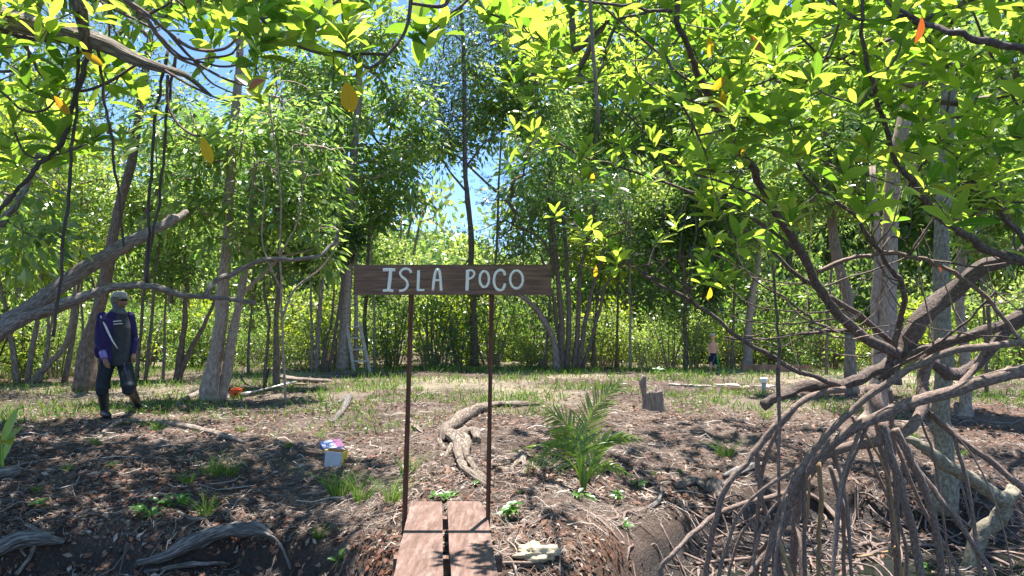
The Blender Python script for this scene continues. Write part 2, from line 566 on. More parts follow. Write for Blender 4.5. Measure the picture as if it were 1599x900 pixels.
# ------------------------------------------------------------------ ground, water, hill
def graded(a, b, f, n):
    t = np.linspace(0, 1, n)
    return a + (b - a) * f(t)


ys = np.concatenate([np.arange(1.0, 4.5, .25), np.arange(4.5, 9.5, .05), np.arange(9.5, 16, .12), np.arange(16, 30, .4), np.geomspace(30, 4000, 40)])
xs = np.concatenate([-np.geomspace(4000, 14, 34), np.arange(-13.5, -6, .3), np.arange(-6, 6.5, .06), np.arange(6.6, 13.6, .3), np.geomspace(14, 4000, 34)])
yb = np.concatenate([-np.geomspace(1500, 1.5, 14), [0.0], ys])
X, Y = np.meshgrid(xs, yb)
Z = height(X, Y)
Z = np.where(Y > 60, Z * 0, Z)
V = np.stack([X, Y, Z], -1).reshape(-1, 3)
ny, nx = X.shape
i = np.arange(ny - 1)[:, None]; j = np.arange(nx - 1)[None, :]
Q = np.stack([i * nx + j, i * nx + j + 1, (i + 1) * nx + j + 1, (i + 1) * nx + j], -1).reshape(-1, 4)
me = quads_mesh('ground', V, Q, None, True)
ground = link_mesh('ground', me, None, M['ground'])
ground['kind'] = 'structure'
mud = np.clip((-0.38 - Z) / 0.14, 0, 1)
red = np.exp(-((X - .55) ** 2 / .10 + (Y - 5.75) ** 2 / .25)) * 0.9 + .7 * np.exp(-((X - 7) ** 2 / 3 + (Y - 11) ** 2 / 5))
dry = np.clip((Y - 10.5) / 5, 0, 1) * np.clip(.30 + 1.6 * fbm(X * .5, Y * .5, 77, 3), 0, 1)
ca = me.color_attributes.new('soil', 'FLOAT_COLOR', 'POINT')
ca.data.foreach_set('color', np.stack([mud, np.clip(red, 0, 1), np.clip(dry, 0, 1), np.ones_like(mud)], -1).astype(np.float32).ravel())

T = NT('still water')
wn1 = T.noise(T.obj(), 3.0, 2)
M['water'] = T.done(T.bsdf((.02, .022, .018), .04, .5, T.bump(wn1, .06, .02)))
b = MB()
b.add([(-1500, -1500, -.69), (1500, -1500, -.69), (1500, 8.4, -.69), (-1500, 8.4, -.69)], [[0, 1, 2, 3]])
w = b.build('water', M['water'], None, False); w['kind'] = 'structure'

# wooded hill far beyond the thicket
hx = np.linspace(-420, 420, 70); hy = np.linspace(130, 420, 36)
X, Y = np.meshgrid(hx, hy)
ridge = np.interp(X, [-420, -200, -90, -25, 0, 60, 110, 240, 420], [26, 34, 30, 31, 20, 40, 54, 48, 30])
Z = ridge * np.clip((Y - 130) / 150, 0, 1) ** .8 * np.clip((420 - Y) / 120, 0, 1) + 4 * fbm(X / 30, Y / 30, 5, 4) - 1
ny, nx = X.shape
i = np.arange(ny - 1)[:, None]; j = np.arange(nx - 1)[None, :]
Q = np.stack([i * nx + j, i * nx + j + 1, (i + 1) * nx + j + 1, (i + 1) * nx + j], -1).reshape(-1, 4)
HILLV = np.stack([X, Y, Z], -1)
hm = plain('hill soil', (.05, .08, .03), .9, .2)
h_o = link_mesh('hill', quads_mesh('hill', HILLV.reshape(-1, 3), Q, None, True), None, hm); h_o['kind'] = 'structure'
n = 5000
hi_ = RS.rand(n); a = RS.rand(n)
px_ = -300 + 600 * a; py_ = 150 + 180 * hi_
rz = np.interp(px_, [-420, -200, -90, -25, 0, 60, 110, 240, 420], [26, 34, 30, 31, 20, 40, 54, 48, 30]) * np.clip((py_ - 130) / 150, 0, 1) ** .8 * np.clip((420 - py_) / 120, 0, 1) + 4 * fbm(px_ / 30, py_ / 30, 5, 4)
cen = np.repeat(np.stack([px_, py_, rz + 1.5], -1), 30, 0)
off = unit(RS.randn(len(cen), 3)); off[:, 2] = np.abs(off[:, 2])
cen = cen + off * np.array([3.0, 3.0, 3.2]) * (.6 + .5 * RS.rand(len(cen), 1))
me = cloud_mesh('far_forest', T_LOW, cen, frames(RS.randn(len(cen), 3), off + .3 * RS.randn(len(cen), 3)), .9 + .9 * RS.rand(len(cen)))
fo = link_mesh('far_forest', me, None, M['leaf_bush_b']); fo['kind'] = 'stuff'
tag(fo, 'far green forest covering the low hill beyond the thicket', 'forest')

# ------------------------------------------------------------------ branching
def grow(skel, tips, r_tip=.003, expo=.5, sag=0.0, upturn=0.3, k=4, jitter=.06, rmax=.05):
    """Joins tips to the nearest wood, so that twigs fork from twigs. Returns paths, radii and tip directions."""
    S = np.vstack([smooth_path(p, r, 5)[0] for p, r in skel])
    cap = len(S) + len(tips) * k + 5
    pos = np.zeros((cap, 3)); pos[:len(S)] = S
    par = -np.ones(cap, int); load = np.zeros(cap)
    n = len(S); ns = n
    tips = np.asarray(tips)
    d0 = np.array([np.min(np.sum((S - t) ** 2, 1)) for t in tips])
    chains = []
    for ti in np.argsort(d0):
        t = tips[ti]
        dd = np.sum((pos[:n] - t) ** 2, 1)
        j = int(np.argmin(dd)); a = pos[j]; L = math.sqrt(dd[j])
        ids = [j]
        mid = (a + t) / 2 + np.array([0, 0, -sag * L]) + RS.randn(3) * jitter * L
        e = t - np.array([0, 0, upturn * L * .5])
        for q in range(1, k + 1):
            s = q / k
            c = (1 - s) ** 3 * a + 3 * (1 - s) ** 2 * s * mid + 3 * (1 - s) * s * s * e + s ** 3 * t
            pos[n] = c; par[n] = ids[-1] if ids[-1] >= ns else (ids[-1])
            ids.append(n); n += 1
        chains.append((ids, ti))
        for q in ids[1:]: load[q] += 1
        q = par[ids[1]]
        while q >= ns:
            load[q] += 1; q = par[q]
    out = []; dirs = np.zeros((len(tips), 3))
    for ids, ti in chains:
        pp = pos[ids]
        ld = load[ids]; ld[0] = ld[1]
        out.append((pp, np.minimum(rmax, r_tip * ld ** expo)))
        dirs[ti] = unit(pp[-1] - pp[-2])
    return out, dirs


def in_ellipsoid(c, r, n):
    u = unit(RS.randn(n, 3)); q = RS.rand(n, 1) ** .42
    return np.asarray(c) + u * q * np.asarray(r)


# ================================================================== background trees
def crown_leaves(kind, tips, dirs, per, size):
    """Leaf positions, frames and lengths for a crown."""
    n = len(tips) * per
    c = np.repeat(tips, per, 0); dr = np.repeat(dirs, per, 0)
    rnd = RS.randn(n, 3)
    if kind == 'mango':
        d = unit(rnd * np.array([1, 1, .45]) + dr * .4 + np.array([0, 0, -.55]))
        pos = c + rnd * size * .75 + np.array([0, 0, .2 * size])
        nrm = unit(rnd * .5 + RS.randn(n, 3) * .5 + np.array([0, 0, 1.0]))
        s = size * (.65 + .6 * RS.rand(n)); tm = T_MID
    elif kind == 'silver':
        d = unit(rnd + dr * .5); pos = c + rnd * size * 1.9
        nrm = unit(RS.randn(n, 3) + np.array([0, 0, .4])); s = size * (.7 + .6 * RS.rand(n)); tm = T_LANCE
    elif kind == 'fine':
        d = unit(rnd * np.array([1, 1, .25]) + np.array([0, 0, -.1])); pos = c + rnd * np.array([1.6, 1.6, .45]) * size
        nrm = unit(RS.randn(n, 3) * .3 + np.array([0, 0, 1.0])); s = size * (.7 + .6 * RS.rand(n)); tm = T_SPRAY
    else:
        d = unit(rnd + dr * .4 + np.array([0, 0, .15])); pos = c + rnd * size * 1.35
        nrm = unit(RS.randn(n, 3) * .8 + np.array([0, 0, .8])); s = size * (.6 + .8 * RS.rand(n)); tm = T_LOW
    return tm, pos, frames(d, nrm), s


def ptpath(pts, d):
    """[(px, py), ...] or [(px, py, depth offset), ...] to world points."""
    return np.array([P(q[0], q[1], d + (q[2] if len(q) > 2 else 0)) for q in pts])


def tree(label, d, stems, lumps, kind, leafm, barkm, tips=70, per=60, size=.16, group=None, name='broadleaf_tree', cat='tree', dead=0):
    """stems: [(pixel path, w0, w1)], w in photo pixels; lumps: [(px, py, rx, ry, depth offset)]."""
    b0 = stems[0][0][0]
    base = P(b0[0], b0[1], d); base[2] = hz(base[0], base[1])
    o = thing(name, label, cat, base, group)
    ppm = d / F
    sk = []
    for si, (path, w0, w1) in enumerate(stems):
        pp = ptpath(path, d)
        if si == 0 or abs(path[0][1] - b0[1]) < 25:
            pp[0][2] = hz(pp[0][0], pp[0][1]) - .05
        rr = np.linspace(w0 / 2 * ppm, w1 / 2 * ppm, len(pp))
        if si == 0: rr[0] *= 1.7 if w0 > 20 and w0 < 30 else 1.3
        sk.append((pp, rr))
        m = MB(); m.path(pp, rr, 8 if w0 > 8 else 6, 5, .13, seed=si + int(b0[0]) % 17, wob=min(.05, w0 * ppm * .5))
        m.build('trunk', barkm, o)
    w = np.array([l[2] * l[3] for l in lumps], float); w /= w.sum()
    T_ = []
    for l, f in zip(lumps, w):
        c = P(l[0], l[1], d + (l[4] if len(l) > 4 else 0)); sc = (d / F)
        T_.append(in_ellipsoid(c, (l[2] * sc, max(l[2], l[3]) * sc * .8, l[3] * sc), max(2, int(tips * f))))
    T_ = np.vstack(T_)
    T_ = T_[T_[:, 2] > .4]
    ch, dirs = grow(sk, T_, .006 + size * .012, .5, -.05, .1, 3, .12, .08)
    m = MB()
    for p, r in ch: m.tube(p, r, 4, 0, False)
    m.build('branches', barkm, o)['kind'] = 'stuff'
    tm, pos, Rm, s = crown_leaves(kind, T_, dirs, per, size)
    me = cloud_mesh('crown', tm, pos, Rm, s, ORI[o.name])
    link_mesh('crown', me, o, leafm)
    return o


# the nearest stand, left to right
tree('pale slender multi stemmed tree rising at the far left edge of the clearing', 17,
     [([(28, 603), (15, 520), (0, 440), (-20, 330)], 9, 4), ([(42, 602), (55, 520), (62, 430), (60, 300)], 9, 4), ([(60, 603), (75, 540), (78, 470), (95, 380)], 7, 3),
      ([(45, 603), (85, 560), (108, 520), (118, 440)], 11, 5)],
     [(20, 300, 90, 100), (90, 380, 60, 70), (60, 200, 90, 80), (10, 430, 60, 40)], 'bush', M['leaf_bush_c'], M['bark_grey'], 90, 60, .13)
tree('tan trunked tree leaning right just behind the walking man', 15.5,
     [([(133, 590), (143, 520), (160, 455), (172, 400), (185, 330), (215, 200), (235, 60)], 24, 10), ([(172, 400), (205, 385), (228, 330), (250, 290)], 9, 5)],
     [(210, 150, 120, 90), (120, 220, 80, 70), (260, 230, 60, 60), (160, 40, 120, 60), (90, 90, 70, 60)], 'silver', M['leaf_silver'], M['bark_brown'], 110, 40, .13)
tree('thin grey sapling between the tan trunk and the left edge', 18,
     [([(100, 588), (118, 500), (122, 420), (128, 300)], 8, 4), ([(130, 575), (128, 480), (130, 380)], 5, 3)],
     [(120, 290, 70, 60), (150, 360, 60, 40)], 'bush', M['leaf_bush'], M['bark_grey'], 50, 55, .12)
tree('pair of thin brown stems just right of the walking man', 17.5,
     [([(213, 585), (219, 520), (225, 440), (232, 330)], 6, 4), ([(227, 587), (234, 520), (243, 440), (250, 350)], 6, 4)],
     [(235, 300, 60, 60), (200, 330, 50, 50)], 'mango', M['leaf_bush'], M['bark_brown'], 45, 40, .15)
tree('dark forked tree left of the twin trunk tree with a low curved limb', 18,
     [([(276, 583), (285, 530), (290, 470), (290, 400)], 11, 6), ([(277, 575), (300, 540), (322, 500), (335, 470)], 9, 4)],
     [(280, 380, 60, 50), (330, 430, 40, 30), (250, 420, 50, 30)], 'bush', M['leaf_bush_b'], M['bark_brown'], 55, 60, .11)
tree('sturdy twin trunk tree with flared pale base and dense hanging leaves', 13.6,
     [([(329, 616), (336, 570), (347, 500), (352, 420), (356, 340), (362, 250), (372, 110), (378, -40), (380, -160)], 25, 8), ([(345, 600), (362, 540), (372, 470), (386, 400), (392, 320), (400, 240)], 16, 6),
      ([(372, 470), (398, 440), (440, 400)], 7, 4)],
     [(300, 330, 70, 70), (400, 350, 100, 60), (470, 330, 60, 80), (380, 230, 110, 80), (300, 230, 80, 70), (470, 220, 70, 70), (490, 400, 40, 40)], 'mango', M['leaf_mango'], M['bark_ash'], 120, 34, .19)
tree('leafy dark tree with large drooping leaves behind the twin trunks', 16,
     [([(432, 596), (432, 520), (434, 440), (436, 330), (430, 200)], 9, 6), ([(413, 585), (420, 520), (415, 480), (412, 440)], 6, 4)],
     [(420, 300, 80, 70), (460, 400, 60, 40), (500, 350, 50, 60), (400, 380, 60, 40), (470, 260, 70, 60)], 'mango', M['leaf_mango_dark'], M['bark_brown'], 90, 34, .19)
tree('small dead looking tree of pale bare forking stems', 12.5,
     [([(447, 597), (440, 500), (437, 400), (437, 300), (420, 150)], 4, 2.5), ([(437, 400), (470, 330), (475, 200)], 3, 1.5), ([(437, 450), (410, 380), (412, 300), (395, 230)], 3, 1.5),
      ([(440, 500), (462, 450), (500, 420), (525, 385), (528, 360)], 4, 2)],
     [(440, 160, 60, 60), (480, 230, 60, 60), (420, 260, 50, 50), (500, 350, 40, 30)], 'silver', M['leaf_silver'], M['bark_pale'], 60, 9, .09)
tree('thin grey pole like sapling left of the stepladder tree', 21,
     [([(488, 578), (487, 520), (484, 450), (480, 380)], 5, 3), ([(493, 578), (497, 520), (503, 440), (505, 360)], 8, 5)],
     [(500, 360, 60, 50), (470, 330, 50, 50)], 'bush', M['leaf_bush_b'], M['bark_grey'], 45, 55, .12)
tree('brown sapling with curved stems close to the stepladder', 21.5,
     [([(504, 577), (508, 540), (520, 490), (522, 440)], 6, 3), ([(514, 578), (524, 520), (532, 450), (530, 380)], 6, 4)],
     [(525, 380, 50, 40), (490, 430, 30, 20)], 'mango', M['leaf_mango_dark'], M['bark_brown'], 40, 45, .17)
tree('tall pale ringed tree that the stepladder stands against', 21.8,
     [([(536, 579), (538, 520), (541, 440), (546, 330), (556, 200), (565, 60)], 19, 10), ([(556, 574), (555, 500), (556, 430), (550, 340)], 8, 5), ([(546, 345), (520, 332), (495, 330)], 6, 3)],
     [(560, 240, 110, 80), (610, 300, 70, 50), (540, 120, 110, 90), (600, 50, 90, 60), (480, 160, 80, 80), (640, 200, 60, 60), (560, 350, 70, 40), (450, 60, 110, 70)], 'mango', M['leaf_mango'], M['bark_pale'], 240, 34, .23)
tree('shaded broad leaf tree close behind the tall ringed tree', 23.5,
     [([(572, 576), (570, 500), (575, 400), (585, 250)], 7, 5)],
     [(590, 310, 80, 50), (540, 300, 80, 50), (640, 250, 50, 40), (500, 280, 60, 60), (560, 180, 80, 60)], 'mango', M['leaf_mango'], M['bark_brown'], 80, 40, .23)
tree('tall straight slender tree rising behind the name board', 24,
     [([(741, 573), (739, 500), (737, 420), (734, 360), (727, 280), (726, 180), (722, 40), (722, -60)], 12, 5), ([(735, 400), (715, 430)], 3, 2),
      ([(729, 300), (706, 272), (690, 250)], 4, 2), ([(728, 260), (760, 220), (800, 195)], 4, 2)],
     [(700, 130, 60, 80), (740, 40, 80, 60), (690, 210, 50, 50), (790, 40, 60, 40)], 'silver', M['leaf_silver'], M['bark_brown'], 120, 60, .17)
tree('light yellow green tree crown above the right half of the name board', 25,
     [([(772, 574), (770, 480), (775, 380), (780, 260), (790, 120)], 5, 3), ([(775, 300), (700, 235), (640, 245)], 4, 2)],
     [(790, 130, 80, 70), (750, 190, 60, 40), (830, 60, 70, 50), (700, 225, 70, 25), (850, 180, 50, 50), (660, 240, 50, 25)], 'mango', M['leaf_bush'], M['bark_grey'], 150, 44, .24)
tree('dark feathery multi stemmed tree right of the name board', 22.5,
     [([(876, 572), (876, 500), (870, 430), (860, 330)], 11, 6), ([(884, 572), (888, 500), (886, 420), (878, 330)], 10, 5), ([(895, 572), (903, 500), (906, 430), (925, 340)], 9, 5),
      ([(903, 573), (915, 500), (930, 430), (950, 370)], 9, 4), ([(908, 573), (935, 490), (950, 440), (985, 400)], 6, 3), ([(888, 573), (870, 510), (862, 460), (845, 400)], 7, 4),
      ([(875, 450), (850, 380), (800, 350)], 5, 3)],
     [(800, 300, 60, 45), (860, 335, 90, 50), (775, 365, 50, 30), (935, 310, 70, 50), (860, 240, 80, 45), (800, 390, 60, 25), (960, 390, 60, 40), (900, 400, 60, 30), (1030, 450, 60, 30)], 'fine', M['leaf_fine'], M['bark_brown'], 240, 24, .19)
tree('brown tree arching out to the left under the name board', 22,
     [([(908, 573), (870, 570), (862, 530), (845, 495), (826, 472), (800, 455), (770, 445)][1:], 11, 5)],
     [(770, 430, 50, 20), (800, 440, 40, 20)], 'fine', M['leaf_fine'], M['bark_grey'], 30, 30, .17)
tree('yellowish leafed small tree beside the feathery tree', 23.5,
     [([(925, 573), (930, 500), (940, 420)], 5, 3)],
     [(935, 395, 40, 35), (905, 385, 30, 25), (960, 420, 30, 25)], 'mango', M['leaf_bush_c'], M['bark_brown'], 50, 36, .17)
tree('thin pale pole straight tree between the feathery tree and the child', 23,
     [([(984, 574), (984, 500), (983, 430), (982, 330)], 4, 3)],
     [(985, 340, 50, 40), (1010, 300, 40, 40)], 'bush', M['leaf_bush'], M['bark_pale'], 35, 60, .12)
tree('dark slim tree just left of the child', 23,
     [([(1070, 577), (1070, 520), (1069, 450), (1066, 360)], 7, 5)],
     [(1070, 390, 70, 40), (1040, 340, 60, 50), (1110, 450, 40, 40), (1100, 330, 60, 50)], 'mango', M['leaf_mango_dark'], M['bark_brown'], 90, 50, .2)
tree('pale bent sapling leaning right next to the child', 23.5,
     [([(1080, 576), (1083, 530), (1092, 500), (1102, 490)], 3, 1.5)],
     [(1100, 485, 20, 15)], 'bush', M['leaf_bush'], M['bark_pale'], 12, 30, .1)
tree('pale spotted tree behind the wooden garden edging', 23,
     [([(1166, 574), (1168, 520), (1175, 460), (1182, 410), (1190, 300)], 13, 8)],
     [(1190, 300, 80, 80), (1150, 400, 60, 40), (1120, 250, 80, 80)], 'mango', M['leaf_mango'], M['bark_pale'], 110, 46, .2)
tree('leaning brown grey tree left of the mangrove centre', 14.5,
     [([(1330, 625), (1327, 560), (1325, 480), (1308, 400), (1298, 350), (1290, 200)], 19, 12)],
     [(1290, 230, 100, 90), (1230, 320, 70, 60), (1350, 300, 60, 60)], 'mango', M['leaf_mango'], M['bark_grey'], 90, 44, .17)
tree('tall pale trunk with a broad hollow foot behind the mangrove centre', 10.5,
     [([(1360, 680), (1366, 640), (1378, 560), (1385, 480), (1392, 380), (1400, 250), (1424, 130), (1432, 0), (1440, -100)], 34, 15), ([(1378, 560), (1366, 480), (1368, 400), (1362, 260)], 14, 9)],
     [(1440, 200, 110, 110, 2), (1380, 100, 100, 90, 2)], 'mango', M['leaf_mango'], M['bark_ash'], 90, 44, .14)
tree('grey lichened straight trunk standing in the mud at right', 7.6,
     [([(1472, 792), (1474, 720), (1472, 640), (1470, 560), (1468, 450), (1475, 300), (1480, 100)], 30, 20)],
     [(1480, 100, 140, 80, 1), (1540, 220, 70, 60, 2)], 'bush', M['leaf_mango'], M['bark_green'], 60, 40, .10)
tree('short peeling trunk at the far right of the bank', 11.5,
     [([(1507, 668), (1509, 630), (1508, 560), (1500, 470), (1505, 350)], 18, 12)],
     [(1540, 330, 80, 80), (1500, 250, 80, 80)], 'mango', M['leaf_mango'], M['bark_pale'], 80, 44, .15)

SAP = [(76, 18.5, 9), (255, 18.5, 5), (388, 19.5, 6), (586, 23, -4), (852, 23, 6), (962, 23.5, 4), (1142, 23, 5), (1290, 20, 6), (1540, 15, -6)]
# a second rank behind: filling trees that share a few crowns
FILL = []
protos = {}
lab = {'a': 'mid green leafy tree in the second rank behind the clearing', 'b': 'bright green leafy tree in the second rank behind the clearing', 'c': 'darker green tree in the second rank behind the clearing'}


def fill_proto(key, leafm, kind, hgt, n, per, size):
    o = thing('woodland_tree', lab[key], 'tree', (0, 0, 0), 'trees of the second rank beyond the clearing, ' + {'a': 'mid green', 'b': 'bright green', 'c': 'dark green'}[key])
    sk = [(np.array([[0, 0, -.1], [.1, 0, hgt * .3], [-.1, .1, hgt * .6], [.1, 0, hgt * .92]]), np.array([.10, .08, .06, .03])),
          (np.array([[0, 0, hgt * .3], [.8, .3, hgt * .5], [1.3, .3, hgt * .75]]), np.array([.05, .04, .02])),
          (np.array([[0, 0, hgt * .35], [-.7, -.3, hgt * .55], [-1.3, 0, hgt * .8]]), np.array([.05, .04, .02]))]
    for p, r in sk[:1]:
        m = MB(); m.path(p, r, 6, 4, .1, 3); m.build('trunk', M['bark_grey'], o)
    T_ = np.vstack([in_ellipsoid((RS.randn() * .9, RS.randn() * .9, hgt * (.38 + .62 * f)), (1.5, 1.5, hgt * .13), n // 8) for f in np.linspace(0, .9, 8)])
    ch, dirs = grow(sk, T_, .009, .5, 0, .1, 3, .12, .06)
    m = MB()
    for p, r in ch: m.tube(p, r, 4, 0, False)
    m.build('branches', M['bark_grey'], o)['kind'] = 'stuff'
    tm, pos, Rm, s = crown_leaves(kind, T_, dirs, per, size)
    link_mesh('crown', cloud_mesh('crown', tm, pos, Rm, s), o, leafm)
    return o


def copy_tree(o, parent=None):
    c = o.copy(); COL.objects.link(c); c.parent = parent
    if o.name in ORI: ORI[c.name] = ORI[o.name]
    for ch in list(o.children): copy_tree(ch, c)
    return c


MARKS = [(28, 'the pale multi stemmed tree'), (135, 'the tan trunked tree'), (220, 'the pair of thin brown stems'), (280, 'the dark forked tree'), (350, 'the twin trunk tree'), (430, 'the dark thin double stem'),
         (495, 'the grey pole sapling'), (562, 'the stepladder'), (640, 'the left sign post'), (700, 'the middle of the name board'), (741, 'the tall slender tree'), (785, 'the right sign post'), (835, 'the arching brown tree'), (892, 'the feathery tree'),
         (984, 'the thin pale pole tree'), (1070, 'the dark slim tree'), (1113, 'the child'), (1166, 'the pale spotted tree'), (1230, 'the timber edging'), (1328, 'the leaning grey brown trunk'), (1380, 'the tall hollow footed trunk'), (1472, 'the lichened trunk'), (1507, 'the peeling trunk')]


def near_to(px):
    x, w_ = min(MARKS, key=lambda t: abs(t[0] - px))
    if px < -20: return 'beyond the far left edge'
    if px > 1560: return 'beyond the far right edge'
    return ('behind ' if abs(px - x) < 12 else 'just left of ' if px < x else 'just right of ') + w_


prot = {'a': fill_proto('a', M['leaf_mango'], 'mango', 8.0, 110, 28, .27),
        'b': fill_proto('b', M['leaf_bush'], 'bush', 7.0, 130, 36, .20),
        'c': fill_proto('c', M['leaf_bush_b'], 'bush', 8.5, 100, 30, .21)}
used = set()
spots = [(-110, 27, 'b', 1.1), (20, 28, 'b', 1.0), (110, 32, 'a', .9), (270, 31, 'a', 1.15), (350, 30, 'b', 1.0), (440, 31, 'a', 1.2), (520, 32, 'c', 1.15), (600, 34, 'b', .8),
         (860, 34, 'b', 1.0), (930, 32, 'a', 1.25), (1010, 33, 'b', 1.1), (1080, 32, 'a', 1.3), (1150, 32, 'c', 1.2), (1230, 31, 'b', 1.2), (1300, 32, 'a', 1.35), (1380, 31, 'c', 1.2), (1460, 30, 'a', 1.3),
         (1540, 29, 'b', 1.2), (1620, 29, 'c', 1.3), (1720, 28, 'b', 1.2), (-220, 27, 'a', 1.2), (60, 36, 'c', 1.3), (400, 38, 'a', 1.3), (1120, 39, 'b', 1.3), (1420, 38, 'b', 1.4), (900, 41, 'c', 1.1), (980, 43, 'a', 1.2)]
for px, d, k, s in spots:
    o = prot[k] if k not in used else copy_tree(prot[k])
    used.add(k)
    q = P(px, 540, d)
    s *= 1.55 if px > 800 else (1.3 if px < 560 else 1.0)
    o['label'] = {'a': 'mid green', 'b': 'bright green', 'c': 'darker green'}[k] + ' leafy tree of the second rank ' + near_to(px)
    o.location = (q[0], d, hz(q[0], d)); o.scale = (s * .9, s * .9, s * (.9 + .2 * random.random())); o.rotation_euler = (0, 0, random.random() * 6.28)

for px, d, ln in SAP:
    tree('slim bare stemmed grey sapling ' + near_to(px), d, [([(px, 575 + max(0, 23 - d) * 3.5), (px + ln * .3, 520), (px + ln, 450), (px + ln * 1.6, 370), (px + ln * 1.2, 280)], 4.5, 2.5)],
         [(px + ln * 1.2, 290, 45, 40), (px + ln * 2, 350, 35, 30)], random.choice(['bush', 'silver']), M[random.choice(['leaf_bush', 'leaf_silver', 'leaf_bush_b'])], M[random.choice(['bark_grey', 'bark_pale', 'bark_brown'])], 30, 30, .14)

# thicket bushes that close the clearing
def bush_proto(label, group, leafm, rad, hgt, n, per, size):
    o = thing('mangrove_bush', label, 'bush', (0, 0, 0), group)
    sk = []
    m = MB()
    for k in range(6):
        a = k * 1.05 + random.random(); q = rad * (.3 + .4 * random.random())
        pth = np.array([[.15 * math.cos(a), .15 * math.sin(a), -.1], [q * .5 * math.cos(a), q * .5 * math.sin(a), hgt * .3], [q * math.cos(a + .2), q * math.sin(a + .2), hgt * .75]])
        sk.append((pth, np.array([.035, .028, .014]))); m.path(pth, sk[-1][1], 5, 4, .1, k, wob=.06)
    T_ = np.vstack([in_ellipsoid((RS.randn() * rad * .55, RS.randn() * rad * .55, hgt * RS.uniform(.12, .95)), (rad * .42, rad * .42, hgt * .17), n // 9) for _ in range(9)])
    T_ = T_[T_[:, 2] > .08]
    ch, dirs = grow(sk, T_, .004, .5, .02, .1, 3, .15, .03)
    for p, r in ch: m.tube(p, r, 3, 0, False)
    m.build('stems', M['bark_grey'], o)['kind'] = 'stuff'
    tm, pos, Rm, s = crown_leaves('bush', T_, dirs, per, size)
    link_mesh('foliage', cloud_mesh('foliage', tm, pos, Rm, s), o, leafm)
    return o


bp = [bush_proto('sunlit bright green bush in the thicket behind the clearing', 'bright bushes of the thicket', M['leaf_bush'], 1.15, 2.5, 110, 12, .125),
      bush_proto('darker green bush in the thicket behind the clearing', 'dark bushes of the thicket', M['leaf_bush_b'], 1.2, 2.6, 105, 12, .13),
      bush_proto('yellow green low bush in the thicket behind the clearing', 'yellow green bushes of the thicket', M['leaf_bush_c'], 1.0, 1.9, 80, 12, .115)]
ub = set()
for row, (d0, step, s0) in enumerate([(23.5, 50, .55), (24.2, 62, .85), (25.6, 60, 1.05), (28.5, 70, 1.25), (34, 90, 1.9), (44, 90, 2.7)]):
    px = -260
    while px < 1880:
        dd = d0 + random.uniform(-.7, .9) - (5.5 * max(0, (330 - px) / 330) if px < 330 else 0) * (1 if row < 4 else .3) - (3.5 * max(0, (px - 1250) / 350) if px > 1250 else 0)
        k = random.choice([0, 1, 1, 2] if row < 3 else [0, 0, 1, 1])
        o = bp[k] if k not in ub else copy_tree(bp[k]); ub.add(k)
        if row < 2 and (535 < px < 592 or 1095 < px < 1130): px += 30; continue
        q = P(px, 540, dd); s = s0 * random.choice([.6, .75, .95, 1.1, 1.45])
        if row >= 4 and 640 < px < 760: s *= .88
        o.location = (q[0], dd, hz(q[0], dd)); o.scale = (s, s, s * random.uniform(.85, 1.15)); o.rotation_euler = (0, 0, random.random() * 6.28)
        if row > 1: o['label'] = ['bright green', 'dark green', 'yellow green'][k] + ' bush deep in the thicket behind its front row'
        if row < 2: o['label'] = (['low sunlit bright green', 'low darker green', 'low yellow green'] if row == 0 else ['taller bright green', 'taller dark green', 'taller yellow green'])[k] + ' bush in front thicket ' + near_to(px)
        px += step * random.uniform(.75, 1.25) * 25 / max(dd, 18)

for k, (px, ln, hh) in enumerate([(598, 30, 34), (652, 50, 40), (700, 34, 52), (722, -30, 44), (812, 26, 40), (846, -24, 26), (955, 20, 44), (1012, -26, 50), (1046, 34, 30), (178, -24, 60), (318, 30, 48), (400, -20, 40), (516, 26, 30), (1222, -30, 48), (1262, 30, 60)]):
    c = G(px, 577); dd = c[1] + .6; b0_ = P(px, 577, dd); b0_[2] = hz(b0_[0], b0_[1]) - .03
    o = thing('dead_branch', ('bare dead stick arching up ' if k % 2 else 'forked dead branch sticking up ') + near_to(px), 'branch', b0_)
    m = MB(); q = [b0_, P(px + ln * .3, 577 - hh * .45, dd), P(px + ln * .75, 577 - hh * .85, dd), P(px + ln * 1.2, 577 - hh, dd + .1)]
    m.path(q, [.022, .018, .012, .005], 5, 5, .15, k, wob=.06); m.build('stem', M['drift_grey' if k % 3 else 'twig'], o)
    m = MB(); a_ = q[1]; m.path([a_, a_ + np.array([-.15 * np.sign(ln), 0, .25]), a_ + np.array([-.3 * np.sign(ln), .1, .36 + .01 * hh])], [.012, .009, .004], 5, 4, .1, k, wob=.03); m.build('fork', M['drift_grey' if k % 3 else 'twig'], o)

# ================================================================== foreground mangroves
def in_poly(x, y, poly):
    c = False; j = len(poly) - 1
    for i in range(len(poly)):
        xi, yi = poly[i]; xj, yj = poly[j]
        if (yi > y) != (yj > y) and x < (xj - xi) * (y - yi) / (yj - yi) + xi: c = not c
        j = i
    return c


